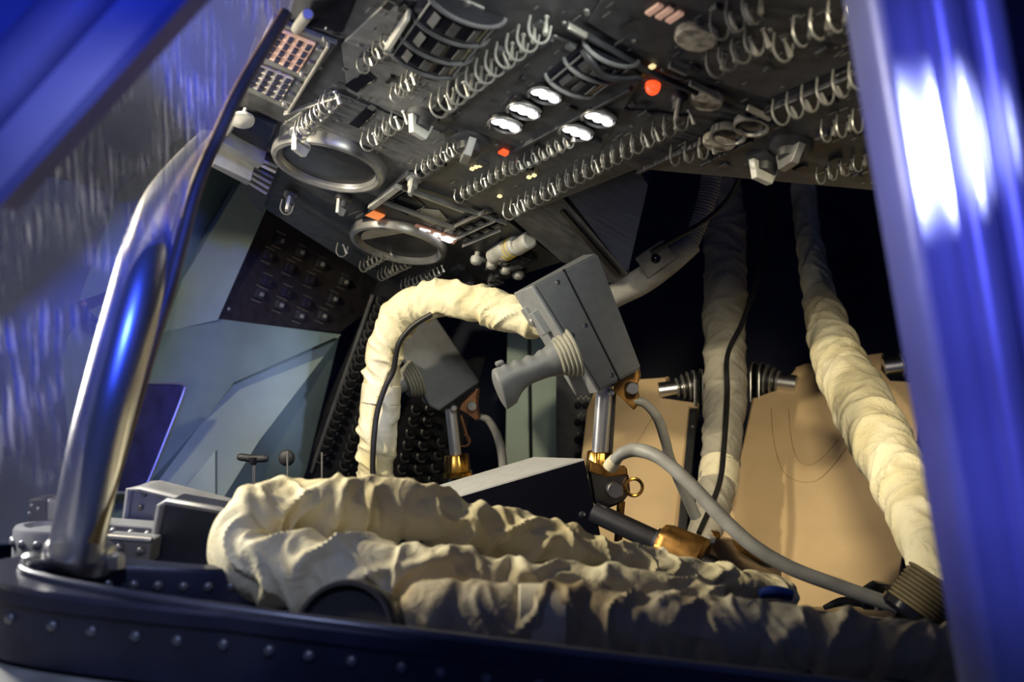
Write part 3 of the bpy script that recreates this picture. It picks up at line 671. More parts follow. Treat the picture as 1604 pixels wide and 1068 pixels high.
bm = NB(); lathe(bm, mtx(wp.at(359, 484, 0.004), wp.n), [(0.004, 0), (0.003, 0.002), (0.001, 0.003)], 10); obj('plate_screw', bm, 'wire', bw)

# tall breaker columns
def column(name, label, pts, m, lines, th=0.03):
    cpn = plane3(*[P(*q) for q in pts[:3]]); t = thing(name, label, 'control panel', cpn.at(pts[-1][0], pts[-1][1]), 'breaker columns')
    bm = NB(); prism(bm, [cpn.at(q[0], q[1]) for q in pts], -cpn.n*th); obj('plate', bm, m, t, False)
    for a, b, n in lines:
        A = cpn.at(*a); B = cpn.at(*b)
        for i in range(n):
            c = A.lerp(B, i/(n-1)); bm = NB(); lathe(bm, mtx(c, cpn.n), [(0.008, 0), (0.008, 0.006), (0.005, 0.007), (0.005, 0.016), (0.007, 0.018), (0.006, 0.021)], 10); o = obj('breaker_knob', bm, 'black', t)
            bm = NB(); ring_torus(bm, mtx(c+cpn.n*0.006, cpn.n, B-A), 0.0115, 0.0016, 12, 5, -0.6*PI, 0.6*PI); obj('knob_guard', bm, 'bezel', o)
    return t, cpn
t, cq = column('breaker_column', 'long dark column of black breaker knobs slanting beside the cream arch hose', [(600, 440, 1.95), (470, 745, 1.95), (560, 765, 2.0), (655, 445, 2.02)], 'panel_dark', [((598, 470), (503, 715), 20), ((627, 470), (536, 740), 20)])
bm = NB(); a = cq.at(584, 462, 0.004); b = cq.at(487, 740, 0.004); cyl(bm, a, b, 0.004, 8); obj('edge_rail', bm, 'bezel', t)
t, cq = column('breaker_column', 'dark breaker column seen between the cream arch hose and the farther hand controller', [(640, 600, 2.08), (600, 790, 2.05), (700, 790, 2.15), (760, 560, 2.2)], 'panel_dark', [((650, 640), (620, 770), 8), ((672, 640), (648, 770), 8), ((690, 690), (672, 770), 5)])

# pale cabinet behind the hand grip and the labelled dark panel
bm = NB(); prism(bm, [P(795, 500, 2.1), P(826, 500, 2.1), P(834, 1004, 2.1), P(788, 1004, 2.1)], (0, 0.04, 0), 0.002)
t = thing('pale_locker', 'pale green locker panels split by a dark gap behind the hand grip', 'locker', P(830, 1004, 2.1)); obj('door', bm, 'teal', t, False)
bm = NB(); prism(bm, [P(832, 500, 2.1), P(872, 500, 2.1), P(880, 1004, 2.1), P(838, 1004, 2.1)], (0, 0.04, 0), 0.002); obj('door', bm, 'teal', t, False)
bm = NB(); prism(bm, [P(824, 500, 2.125), P(836, 500, 2.125), P(838, 780, 2.125), P(826, 780, 2.125)], (0, 0.03, 0)); obj('gap_strip', bm, 'black', t, False)
lp = thing('label_panel', 'narrow dark panel with tiny pale markings and black knobs left of the nearer tan board', 'control panel', P(895, 1040, 1.95))
bm = NB(); prism(bm, [P(872, 560, 1.95), P(928, 560, 1.95), P(922, 1040, 1.95), P(872, 1040, 1.95)], (0, 0.03, 0), 0.002); obj('plate', bm, 'panel_dark', lp, False)
for v in (634, 661, 688, 715):
    for u in (905, 918):
        bm = NB(); lathe(bm, mtx(P(u, v, 1.95), (0, -1, 0)), [(0.007, 0), (0.007, 0.008), (0.004, 0.014)], 12); obj('knob', bm, 'black_gloss', lp)
    bm = NB()
    for k in range(5): box(bm, mtx(P(906+k*4, v-10-(k % 2)*3, 1.948), (0, -1, 0), (1, 0, 0)), 0.0035, 0.0022, 0.0006)
    obj('label_marks', bm, 'wire', lp, False)['kind'] = 'stuff'
# steel edge beside the label panel
for p_, q_ in (((918, 610), (926, 612)),):
    pass

# ------------------------------------------------------------------ tan couch boards with rollers
b2 = plane3(P(1180, 620, 1.80), P(1445, 600, 1.74), P(1300, 945, 1.45))
def rounded_roller(parent, pl, u, v, flip, s=1.0):
    """chrome roller with ribbed black end cheeks in a board notch"""
    a = pl.at(u-34*flip, v+5)+pl.n*0.004; b = pl.at(u+34*flip, v-4)+pl.n*0.004; ax = (b-a).normalized()
    bm = NB(); cyl(bm, a, a.lerp(b, 0.6), 0.0125*s, 18); obj('roller', bm, 'chrome', parent)
    for k in range(3):
        c = a.lerp(b, 0.40+0.13*k); bm = NB(); rr = (0.016, 0.020, 0.023)[k]*s
        lathe(bm, mtx(c, ax), [(rr*0.9, 0), (rr, 0.001), (rr, 0.003), (rr*0.9, 0.004)], 24); obj('roller_flange', bm, 'wire', parent)
        bm = NB(); lathe(bm, mtx(c+ax*0.004, ax), [(rr*0.88, 0), (rr*0.88, 0.005)], 24); obj('roller_spacer', bm, 'black', parent)
    for k in range(2):
        c = a.lerp(b, 0.78+0.19*k); up = V3((0, 0, 1)); sd = ax.cross(up); z = 0.023*s
        shp = [c+sd*x*z+up*y*z for x, y in ((-1, -1.3), (1, -1.3), (1, 0.4), (0.85, 0.75), (0.5, 1.0), (-0.5, 1.0), (-0.85, 0.75), (-1, 0.4))]
        bm = NB(); prism(bm, shp, ax*0.005, 0.0008); ch = obj('end_cheek', bm, 'black', parent, False)
        bm = NB(); sweep(bm, [Vector((*p, 0.0014)) for p in shp[1:]+shp[:1]], 6); obj('cheek_edge', bm, 'wire', ch)
def board(label, pl, pts, th, loc):
    t = thing('couch_board', label, 'couch', pl.at(*loc), 'tan couch boards')
    bm = NB(); prism(bm, [pl.at(u, v) for u, v in pts], -pl.n*th, 0.004); obj('padded_board', bm, 'tan', t)
    return t
t2 = board('wide tan fabric couch board crossed by the thick cream hose at the right', b2, [(1178, 622), (1216, 614), (1228, 605), (1245, 574), (1262, 568), (1385, 551), (1376, 580), (1392, 599), (1447, 597), (1440, 660), (1425, 800), (1404, 950), (1225, 950), (1090, 930), (1142, 800)], 0.03, (1280, 950))
rounded_roller(t2, b2, 1214, 600, -1, 1.3); rounded_roller(t2, b2, 1418, 574, 1, 1.3)
def stitch(pl, pts, parent):
    bm = NB(); sweep(bm, catmull([Vector((*pl.at(u, v, 0.0002), 0.0007)) for u, v in pts], 6), 5); obj('seam', bm, 'thread', parent)
stitch(b2, [(1208, 640), (1212, 690), (1225, 735), (1245, 752), (1275, 754), (1300, 735), (1325, 702)], t2)
stitch(b2, [(1235, 640), (1240, 690), (1250, 720), (1270, 728), (1290, 715), (1312, 690)], t2)
bm = NB(); prism(bm, [b2.at(u, v)-b2.n*0.031 for u, v in ((1408, 830), (1450, 700), (1460, 960), (1398, 960))], -b2.n*0.02); obj('side_rail', bm, 'black', t2, False)
bm = NB(); prism(bm, [b2.at(u, v)-b2.n*0.032 for u, v in ((1176, 626), (1250, 600), (1390, 590), (1450, 580), (1448, 640), (1180, 680))], -b2.n*0.02); obj('back_frame', bm, 'black', t2, False)
b1 = plane3(P(930, 610, 1.88), P(1080, 600, 1.86), P(1000, 860, 1.64))
t1 = board('tan fabric couch board behind the chrome post of the nearer hand controller', b1, [(919, 640), (930, 612), (1003, 594), (1050, 588), (1038, 602), (1031, 626), (1096, 629), (1084, 700), (1060, 900), (890, 900)], 0.03, (980, 900))
rounded_roller(t1, b1, 1066, 609, 1, 1.2)
stitch(b1, [(1024, 650), (1000, 690), (985, 715)], t1)
bm = NB(); prism(bm, [b1.at(u, v)+b1.n*0.001 for u, v in ((1078, 634), (1092, 640), (1066, 880), (1048, 880))], -b1.n*0.03, 0.003); obj('side_fold', bm, 'tan_dark', t1, False)
bm = NB(); prism(bm, [b1.at(u, v)-b1.n*0.002 for u, v in ((1080, 645), (1093, 645), (1072, 880), (1057, 880))], b1.n*0.014, 0.002); o = obj('side_rail', bm, 'steel_dark', t1, False)
bm = NB(); lathe(bm, mtx(b1.at(1085, 668, 0.013), b1.n), [(0.003, 0), (0.002, 0.002)], 8); obj('rail_screw', bm, 'wire', o)

# ------------------------------------------------------------------ fabric hoses
def fabric_hose(label, pts, seed, amp=0.16, k=1.0, cinch=0.0, pitch=0.06, m='cream', n=40, group='fabric covered hoses', seg=48):
    bm, c = hose_bm(pts, n, seg, wrinkle(seed, amp, k, cinch, pitch)); lo = min(c, key=lambda p: p.z)
    t = thing('fabric_hose', label, 'hose', lo, group); obj('fabric_sleeve', bm, m, t); return t
def strap(parent, c, ax, r, L, m='cream_strap', name='strap'):
    bm = NB(); mm = mtx(c-ax*L/2, ax); lathe(bm, mm, [(r*0.96, 0), (r, 0.001), (r*1.01, L*0.5), (r, L-0.001), (r*0.96, L)], 36); return obj(name, bm, m, parent)
# arch hose behind the hand controllers
ah = fabric_hose('cream fabric hose arching over the farther hand controller', [(590, 800, 1.50, 29), (590, 720, 1.50, 29), (594, 650, 1.50, 29), (598, 590, 1.50, 29), (608, 530, 1.49, 29), (637, 486, 1.48, 29), (690, 468, 1.46, 28), (750, 477, 1.44, 28), (800, 492, 1.42, 28), (850, 504, 1.40, 27), (895, 516, 1.39, 27)], 3, 0.26, 0.8)
strap(ah, P(597, 617, 1.50), (P(600, 580, 1.50)-P(594, 650, 1.50)).normalized(), 31*1.50/F, 0.028)
cb = lambda label, pts, m='cable_black', name='cable', n=10, seg=10: tag(obj(name, (lambda bm: (sweep(bm, pxpath(pts, n), seg), bm)[1])(NB()), m), label, 'cable', 'cables')
cb('thin black cable clipped down the cream arch hose', [(586, 790, 1.465, 4.5), (584, 720, 1.465, 4.5), (590, 650, 1.465, 4.5), (604, 605, 1.462, 4.5), (616, 580, 1.46, 4.5), (624, 540, 1.45, 4.5), (645, 512, 1.445, 4.5), (676, 492, 1.44, 4.5)])
# big foreground hose: U bend lying on the hatch rim
fabric_hose('crumpled cream fabric hose doubled back in a U-bend over the hatch rim', [(1240, 935, 1.02, 26), (1130, 915, 1.01, 30), (1010, 893, 1.0, 33), (890, 862, 0.98, 37), (770, 835, 0.96, 41), (650, 805, 0.94, 44), (540, 795, 0.92, 46), (445, 802, 0.90, 49), (385, 838, 0.87, 54), (392, 880, 0.85, 57), (480, 895, 0.845, 60), (580, 893, 0.845, 58), (690, 905, 0.845, 54), (830, 925, 0.86, 47), (980, 932, 0.88, 42), (1120, 948, 0.90, 36)], 11, 0.36, 0.8, 0.05, 0.05, n=44, seg=72)
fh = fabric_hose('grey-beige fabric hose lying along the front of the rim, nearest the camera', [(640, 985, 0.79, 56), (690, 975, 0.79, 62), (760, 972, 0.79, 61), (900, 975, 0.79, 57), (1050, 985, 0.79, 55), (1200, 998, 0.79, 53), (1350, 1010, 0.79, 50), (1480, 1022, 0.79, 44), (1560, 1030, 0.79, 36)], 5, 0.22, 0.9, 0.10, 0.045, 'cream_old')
strap(fh, P(848, 973, 0.79), (P(900, 975, 0.79)-P(800, 973, 0.79)).normalized(), 57.5*0.79/F, 0.036)
# right hose
rh = fabric_hose('thick cream fabric hose running down the right over the tan board', [(1255, 262, 1.95, 18), (1262, 330, 1.92, 19), (1272, 400, 1.86, 21), (1285, 470, 1.75, 26), (1305, 540, 1.62, 35), (1340, 620, 1.46, 43), (1385, 700, 1.32, 46), (1425, 780, 1.20, 45), (1452, 850, 1.11, 43), (1478, 930, 1.04, 40), (1500, 985, 1.0, 38)], 21, 0.17, 0.6)
# olive coil collar at its foot
oc = thing('coil_collar', 'olive brown ribbed collar at the foot of the right cream hose', 'collar', P(1450, 965, 0.99))
a = P(1425, 905, 1.0); b = P(1500, 965, 0.98); ax = (P(1442, 950, 0.99)-P(1478, 900, 0.99)).normalized()
c0 = P(1475, 912, 0.985)
bm = NB(); N_ = 9; prof = []
for k in range(N_):
    z = k*0.0042; prof += [(0.031, z), (0.034, z+0.001), (0.034, z+0.003), (0.031, z+0.004)]
lathe(bm, mtx(c0, ax), prof, 40); obj('ribs', bm, 'olive', oc)
bm = NB(); lathe(bm, mtx(c0+ax*0.038, ax), [(0.036, 0), (0.036, 0.006), (0.030, 0.010)], 36); obj('base_ring', bm, 'black_gloss', oc)
# middle vertical hose
fabric_hose('cream fabric hose, greyed as if in shade, hanging between the two tan boards', [(1130, 280, 1.90, 30), (1136, 360, 1.88, 32), (1136, 440, 1.84, 33), (1135, 520, 1.79, 33), (1136, 600, 1.72, 33), (1132, 680, 1.64, 31), (1124, 760, 1.56, 29), (1105, 830, 1.48, 27), (1085, 890, 1.44, 26)], 31, 0.11, 0.8, m='cream_shaded')
mh = bpy.data.objects['fabric_hose.004']
strap(mh, P(1126, 745, 1.575), (P(1132, 680, 1.64)-P(1124, 760, 1.56)).normalized(), 31*1.575/F, 0.045)
cb('thin black cable running down the hose between the tan boards', [(1208, 270, 1.80, 4), (1205, 340, 1.79, 4), (1195, 410, 1.76, 4), (1165, 500, 1.715, 4), (1140, 555, 1.68, 4), (1139, 620, 1.635, 4.5), (1134, 700, 1.555, 4.5), (1126, 760, 1.49, 4.5), (1095, 835, 1.41, 4.5)])
# grey conduit from the nearer controller up to the dark
gc = thing('conduit', 'grey padded conduit rising from the nearer hand controller into the dark', 'conduit', P(955, 470, 1.50))
bm = NB(); sweep(bm, pxpath([(930, 485, 1.50, 17), (965, 462, 1.50, 19), (1005, 440, 1.50, 21), (1045, 412, 1.50, 20), (1085, 380, 1.50, 17)], 12), 20); obj('padding', bm, 'grey_hose', gc)
bm = NB(); sweep(bm, pxpath([(1080, 385, 1.50, 13), (1098, 340, 1.50, 14), (1110, 300, 1.50, 15), (1118, 255, 1.50, 16)], 30), 18, lambda s, a, r: r*(1+0.07*math.sin(s/0.0045*2*PI))); obj('ribbed_section', bm, 'grey_hose', gc)
bm = NB(); c = P(1026, 405, 1.475); box(bm, mtx(c, (0.1, -1, 0.1), P(1060, 385, 1.47)-P(1010, 420, 1.47)), 0.05, 0.034, 0.006, 0.002); o = obj('clamp', bm, 'grey_hose', gc, False)
bm = NB(); lathe(bm, mtx(P(1027, 405, 1.468), (0, -1, 0)), [(0.007, 0), (0.007, 0.003), (0.003, 0.005)], 14); obj('clamp_screw', bm, 'black_gloss', o)
cb('black cable looping from the grey conduit up to the overhead panel', [(1020, 395, 1.46, 4), (1060, 372, 1.46, 4), (1105, 345, 1.45, 4), (1140, 312, 1.44, 4), (1160, 275, 1.42, 4)])

# ------------------------------------------------------------------ hand controllers
def gold_collar(parent, c, up, r, L, m='gold'):
    bm = NB()
    lathe(bm, mtx(c, up), [(r*0.95, 0), (r*1.15, 0.001), (r*1.15, L*0.18), (r*1.0, L*0.25), (r*0.92, L*0.95), (r*0.85, L)], 36, lambda a, z: 1+(0.05*math.sin(a*9) if z > L*0.24 else 0))
    return obj('clamp_collar', bm, m, parent)
# nearer controller
hc = thing('hand_controller', 'nearer grey hand controller box with a moulded pistol grip on a chrome post', 'hand controller', P(940, 720, 1.25), 'hand controllers')
pts4 = [P(836, 446, 1.18), P(940, 613, 1.18), P(905, 617, 1.225), P(808, 457, 1.225)]
far4 = [P(936, 396, 1.235), P(1005, 577, 1.215), P(985, 575, 1.275), P(915, 398, 1.285)]
def hexa(bm, c): add_faces(bm, c, [(0, 1, 2, 3), (7, 6, 5, 4), (0, 4, 5, 1), (1, 5, 6, 2), (2, 6, 7, 3), (3, 7, 4, 0)])
bm = NB(); hexa(bm, pts4+far4); bmesh.ops.bevel(bm, geom=list(bm.edges), offset=0.0025, segments=2, affect='EDGES'); obj('housing', bm, 'ctrl_grey', hc, False)
D1 = far4[0]-pts4[0]
fn = (pts4[1]-pts4[0]).cross(pts4[3]-pts4[0]).normalized()
if fn.dot(D1) > 0: fn = -fn
sn = (pts4[1]-pts4[0]).cross(D1).normalized()
if sn.y > 0: sn = -sn
bm = NB(); prism(bm, pts4, fn*0.004, 0.0012); obj('face_plate', bm, 'ctrl_light', hc, False)
def side(t, s, h=0.0): return pts4[0].lerp(pts4[1], t).lerp(far4[0].lerp(far4[1], t), s)+sn*h
bm = NB(); a = side(-0.005, 0.46); b = side(1.005, 0.46); d = D1.normalized()*0.0012
prism(bm, [a-d-sn*0.002, b-d-sn*0.002, b+d-sn*0.002, a+d-sn*0.002], sn*0.0030); obj('cover_seam', bm, 'black', hc, False)
for t, s in ((0.07, 0.30), (0.48, 0.36), (0.93, 0.36), (0.50, 0.10)):
    bm = NB(); lathe(bm, mtx(side(t, s), sn), [(0.0032, 0), (0.003, 0.0012), (0.0012, 0.0016)], 12); obj('screw', bm, 'steel', hc)
# trigger lock tab
ft = lambda t, s, h=0.0: pts4[0].lerp(pts4[1], t)+(pts4[3]-pts4[0])*s+fn*h
for t, s, a, b, h in ((0.30, 0.45, 0.010, 0.022, 0.010), (0.22, 0.85, 0.012, 0.016, 0.006)):
    bm = NB(); box(bm, mtx(ft(t, s, 0.003), fn, pts4[1]-pts4[0]), b*1.4, a, h, 0.0015); obj('lock_tab', bm, 'ctrl_light', hc, False)
bm = NB(); lathe(bm, mtx(ft(0.27, 0.7, 0.004), fn), [(0.0055, 0), (0.0055, 0.008), (0.003, 0.010)], 14); obj('lock_pin', bm, 'lever', hc)
# bellows boot and grip
g0 = P(893, 553, 1.195); g1 = P(775, 600, 1.175); gx = (g1-g0).normalized()
bm = NB(); prof = []
for k in range(5):
    z = k*0.0045; r = 0.0300-0.0024*k
    prof += [(r, z), (r+0.0012, z+0.0012), (r+0.0012, z+0.003), (r-0.001, z+0.0042)]
lathe(bm, mtx(g0-gx*0.004, gx), prof, 32); obj('bellows_boot', bm, 'boot', hc)
bm = NB(); up = V3((0, 0, 1)); L = (g1-g0).length; sp = []
gp = [(0.010, 0.0185, 0.002), (0.016, 0.0205, 0.001), (0.022, 0.0195, 0), (0.032, 0.0165, -0.001), (0.045, 0.0158, -0.001), (0.058, 0.0160, -0.001), (0.070, 0.0168, -0.001), (0.080, 0.0180, -0.002), (0.090, 0.0190, -0.003), (0.094, 0.0180, -0.004), (0.0965, 0.0120, -0.005)]
nrm = (up-gx*up.dot(gx)).normalized()
pts = catmull([Vector((*(g0+gx*z+nrm*o_), r)) for z, r, o_ in gp], 8)
yv = gx.cross(nrm); rings = []; s = 0; prev = None
for p in pts:
    c = V3(p[:3]); z = (c-g0).dot(gx); ring = []
    for k in range(28):
        a = 2*PI*k/28; ca, sa = math.cos(a), math.sin(a); r = p[3]
        top = max(0, ca)**2; fing = 1+0.10*top*math.cos((z-0.034)/0.0155*2*PI)*(1 if 0.03 < z < 0.085 else 0)
        flare = 1+0.60*max(0, -ca)*min(1, max(0, z-0.058)/0.022)**1.5
        ring.append(bm.verts.new(c+nrm*(r*ca*fing*flare)+yv*(r*sa*0.85)))
    rings.append(ring)
for i in range(len(rings)-1):
    for k in range(28): bm.faces.new((rings[i][k], rings[i][(k+1) % 28], rings[i+1][(k+1) % 28], rings[i+1][k]))
bm.faces.new(rings[0][::-1]); bm.faces.new(rings[-1]); obj('grip', bm, 'grip', hc)
bm = NB(); c = g0+gx*0.083+nrm*0.0165; box(bm, mtx(c, nrm, gx), 0.010, 0.010, 0.006, 0.0025); obj('thumb_button', bm, 'grip', hc)
bm = NB(); cyl(bm, P(947, 606, 1.24), P(937, 745, 1.24), 13*1.24/F, 28); obj('post', bm, 'post_steel', hc)
bm = NB(); cyl(bm, P(957, 610, 1.265), P(949, 740, 1.265), 9*1.265/F, 16); obj('back_rod', bm, 'steel_dark', hc)
# orange-gold bracket under the box
bm = NB(); prism(bm, [P(u, v, 1.245) for u, v in ((962, 602), (1000, 571), (1003, 590), (995, 602), (1002, 630), (993, 643), (975, 625), (960, 612))], (0.004, 0.022, 0), 0.002); br_ = obj('gold_bracket', bm, 'gold_dull', hc, False)
bm = NB(); a = P(990, 608, 1.235); lathe(bm, mtx(a, (0.1, -1, 0)), [(0.0078, -0.01), (0.0078, 0.004), (0.0068, 0.005)], 20); obj('bolt_head', bm, 'steel', br_)
bm = NB(); lathe(bm, mtx(P(957, 615, 1.232), (0, -1, 0)), [(0.004, -0.01), (0.004, 0.003), (0.003, 0.004)], 14); obj('pivot_pin', bm, 'steel', hc)
u_ = (P(941, 690, 1.24)-P(939, 745, 1.24)).normalized(); gold_collar(hc, P(939, 743, 1.24), u_, 0.0165, 0.028)
cb('thin grey cable dropping from the gold bracket of the nearer hand controller', [(992, 628, 1.25, 7), (1010, 632, 1.25, 7), (1030, 655, 1.26, 8), (1042, 690, 1.28, 8), (1050, 720, 1.30, 8), (1070, 765, 1.32, 9), (1090, 810, 1.33, 9)], 'cable_grey')
# farther controller
h2 = thing('hand_controller', 'farther grey hand controller half hidden behind the cream arch hose', 'hand controller', P(715, 770, 1.61), 'hand controllers')
bm = NB(); prism(bm, [P(613, 522, 1.60), P(672, 636, 1.60), P(688, 644, 1.60), P(752, 598, 1.63), P(683, 496, 1.63), P(640, 505, 1.61)], (-0.014, 0.075, 0.0), 0.003); obj('housing', bm, 'ctrl_grey', h2, False)
k0 = P(650, 594, 1.59); kx = (P(600, 615, 1.57)-k0).normalized(); bm = NB(); prof = []
for k in range(5):
    z = k*0.0045; r = 0.0300-0.002*k; prof += [(r, z), (r+0.0012, z+0.0012), (r+0.0012, z+0.003), (r-0.001, z+0.0042)]
lathe(bm, mtx(k0-kx*0.004, kx), prof, 28); obj('bellows_boot', bm, 'boot', h2)
bm = NB(); lathe(bm, mtx(k0+kx*0.018, kx), [(0.012, 0), (0.012, 0.012), (0.009, 0.016), (0.010, 0.024)], 18); obj('stub', bm, 'ctrl_light', h2)
bm = NB(); cyl(bm, P(706, 640, 1.61), P(715, 725, 1.61), 9*1.61/F, 24); obj('post', bm, 'post_steel', h2)
bm = NB(); lathe(bm, mtx(P(711, 639, 1.595), (0, -1, 0)), [(0.0052, -0.01), (0.0052, 0.004), (0.004, 0.005)], 16); obj('pivot_pin', bm, 'steel', h2)
bm = NB(); prism(bm, [P(u, v, 1.62) for u, v in ((722, 632), (748, 607), (747, 625), (743, 636), (752, 655), (745, 660), (732, 645), (718, 642))], (0.003, 0.02, 0), 0.002); o = obj('copper_bracket', bm, 'copper', h2, False)
bm = NB(); lathe(bm, mtx(P(739, 636, 1.61), (0.1, -1, 0)), [(0.0075, -0.008), (0.0075, 0.003), (0.0065, 0.004)], 18); obj('bolt_head', bm, 'lever', o)
bm = NB(); cyl(bm, P(722, 650, 1.63), P(733, 690, 1.63), 0.003, 10); obj('link_rod', bm, 'copper', h2)
bm = NB(); ring_torus(bm, mtx(P(727, 690, 1.625), (0, -1, 0)), 0.009, 0.0018, 20, 6, -0.7*PI, 0.5*PI); obj('link_loop', bm, 'copper', h2)
u_ = (P(712, 690, 1.61)-P(717, 750, 1.61)).normalized(); gold_collar(h2, P(717, 747, 1.61), u_, 0.0205, 0.036, 'gold')
bm = NB(); lathe(bm, mtx(P(717, 758, 1.61), (0, 0, 1)), [(0.014, 0), (0.015, 0.004), (0.012, 0.010)], 8); obj('nut', bm, 'steel', h2)
cb('pale grey cable dropping behind the armrest from the farther hand controller', [(752, 653, 1.625, 5), (765, 658, 1.63, 6), (778, 680, 1.635, 6.5), (786, 710, 1.64, 7), (789, 750, 1.64, 7), (789, 800, 1.64, 7)], 'cable_grey')

# ------------------------------------------------------------------ armrest wedge with clamp assembly
ar = thing('armrest', 'black armrest wedge with a light grey top edge leaning behind the foreground hose', 'armrest', P(900, 870, 1.18))
W = [P(640, 806, 1.225), P(680, 790, 1.218), P(915, 721, 1.18), P(946, 862, 1.16), P(800, 900, 1.18), P(640, 840, 1.22)]
Woff = P(836, 718, 1.30)-P(915, 721, 1.18)
bm = NB(); prism(bm, W, Woff); obj('wedge', bm, 'ctrl_black', ar, False)
bm = NB(); prism(bm, [W[0], W[1], W[2], W[2]+Woff, W[1]+Woff, W[0]+Woff], (0, 0, 0.002)); obj('top_plate', bm, 'armrest_top', ar, False)
bm = NB(); lathe(bm, mtx(P(912, 806, 1.172), (0, -1, 0)), [(0.004, -0.004), (0.004, 0.001), (0.002, 0.002)], 12); obj('screw', bm, 'steel_dark', ar)
ca = thing('clamp_joint', 'gold and grey clamp joint with a finger ring at the end of the armrest', 'clamp', P(960, 800, 1.2))
bm = NB(); prism(bm, [P(u, v, 1.185) for u, v in ((921, 735), (945, 738), (985, 742), (988, 772), (975, 788), (945, 800), (930, 790))], (0.0, 0.03, 0), 0.003); obj('joint_block', bm, 'steel_dark', ca, False)
bm = NB(); prism(bm, [P(u, v, 1.18) for u, v in ((925, 722), (948, 738), (982, 732), (984, 744), (950, 748), (922, 740))], (0, 0.025, 0), 0.002); obj('gold_flange', bm, 'gold_dull', ca, False)
bm = NB(); lathe(bm, mtx(P(962, 767, 1.18), (0.1, -1, 0.05)), [(0.0100, -0.01), (0.0100, 0.006), (0.0085, 0.008)], 24); obj('bolt_head', bm, 'steel', ca)
bm = NB(); prism(bm, [P(u, v, 1.186) for u, v in ((925, 752), (945, 748), (948, 760), (930, 770))], (0, 0.02, 0), 0.002); obj('copper_pad', bm, 'copper', ca, False)
bm = NB(); ring_torus(bm, mtx(P(993, 763, 1.18), (0, -1, 0)), 0.0098, 0.0020, 28, 8); obj('finger_ring', bm, 'gold', ca)
bm = NB(); cyl(bm, P(973, 785, 1.19), P(968, 850, 1.19), 0.0048, 12); obj('gold_stem', bm, 'gold_dull', ca)
# lower tube with knurled knob and end block
lt = thing('clamp_tube', 'dark steel tube with a knurled gold knob running right from the armrest', 'tube', P(1060, 890, 1.12))
a = P(930, 802, 1.17); b = P(1225, 938, 1.08); ax = (b-a).normalized()
bm = NB(); cyl(bm, a, b, 17*1.14/F, 24); obj('tube', bm, 'steel_dark', lt)
bm = NB(); c = a.lerp(b, 0.36); lathe(bm, mtx(c, ax), [(0.018, 0), (0.021, 0.002), (0.0235, 0.010), (0.0245, 0.030), (0.026, 0.040), (0.026, 0.050), (0.022, 0.054)], 48, lambda a_, z: 1+0.05*math.sin(a_*8)*(1 if 0.001 < z < 0.038 else 0)); obj('knurled_knob', bm, 'gold_dull', lt)
bm = NB(); lathe(bm, mtx(a.lerp(b, 0.345), ax), [(0.0150, 0), (0.0150, 0.006)], 24); obj('steel_ring', bm, 'steel', lt)
eb = thing('end_block', 'brownish bracket block with gold clips above the dark clamp tube', 'bracket', P(1170, 905, 1.12))
bm = NB(); prism(bm, [P(u, v, 1.135) for u, v in ((1104, 858), (1118, 845), (1160, 850), (1212, 872), (1225, 890), (1226, 925), (1180, 918), (1100, 880))], (0.0, 0.03, 0.0), 0.003); obj('block', bm, 'tan_dark', eb, False)
bm = NB(); prism(bm, [P(u, v, 1.127) for u, v in ((1150, 848), (1210, 868), (1212, 884), (1195, 882), (1160, 866))], (0, 0.015, 0), 0.002); obj('gold_clip', bm, 'gold_dull', eb, False)
bm = NB(); prism(bm, [P(u, v, 1.129) for u, v in ((1104, 850), (1112, 840), (1124, 842), (1122, 852), (1108, 856))], (0, 0.015, 0), 0.002); obj('white_tab', bm, 'pale_plastic', eb, False)
bm = NB(); prism(bm, [P(u, v, 1.131) for u, v in ((1116, 833), (1128, 833), (1130, 843), (1122, 846))], (0, 0.015, 0), 0.002); obj('gold_tab', bm, 'gold', eb, False)
cb('thick grey cable arcing from the clamp joint down across the tan board', [(962, 722, 1.16, 9), (975, 710, 1.155, 10), (1000, 705, 1.15, 11), (1035, 718, 1.13, 11), (1080, 757, 1.11, 11.5), (1130, 810, 1.09, 12), (1180, 855, 1.07, 12), (1240, 890, 1.06, 12), (1320, 920, 1.05, 12), (1405, 950, 1.04, 12)], 'cable_grey', 'grey_cable')
bm = NB(); lathe(bm, mtx(P(958, 728, 1.165), (0.4, -0.2, 0.6)), [(0.008, -0.006), (0.009, 0.0), (0.0075, 0.010)], 10, lambda a_, z: 1+0.1*math.sin(a_*5)); tag(obj('cable_tie', bm, 'cream_strap'), 'knotted pale cord tying the thick grey cable at the gold collar', 'cord')
# blue cap and strap buckle near the hose ends
bm = NB(); sweep(bm, pxpath([(1190, 930, 0.985, 7), (1212, 927, 0.985, 10), (1240, 932, 0.985, 9)], 8), 18); tag(obj('blue_cap', bm, 'blue_plastic'), 'small dark blue cap lying between the hose ends', 'cap')
sbk = thing('harness_buckle', 'black harness buckle lying at the foot of the wide tan board', 'buckle', P(1375, 955, 1.06))
bm = NB(); prism(bm, [P(u, v, 1.08) for u, v in ((1352, 925), (1372, 912), (1398, 916), (1404, 942), (1398, 958), (1352, 955))], (0, 0.012, 0), 0.002); obj('body', bm, 'black_gloss', sbk, False)
for u in (1372, 1384):
    bm = NB(); prism(bm, [P(u, 944, 1.077), P(u+4, 943, 1.077), P(u+4, 956, 1.077), P(u, 957, 1.077)], (0, 0.004, 0)); obj('bright_bar', bm, 'wire', sbk, False)
bm = NB(); sweep(bm, pxpath([(1290, 952, 1.09, 4), (1320, 942, 1.09, 8), (1350, 944, 1.09, 8)], 8), 10, flat=0.5); obj('webbing', bm, 'black', sbk)
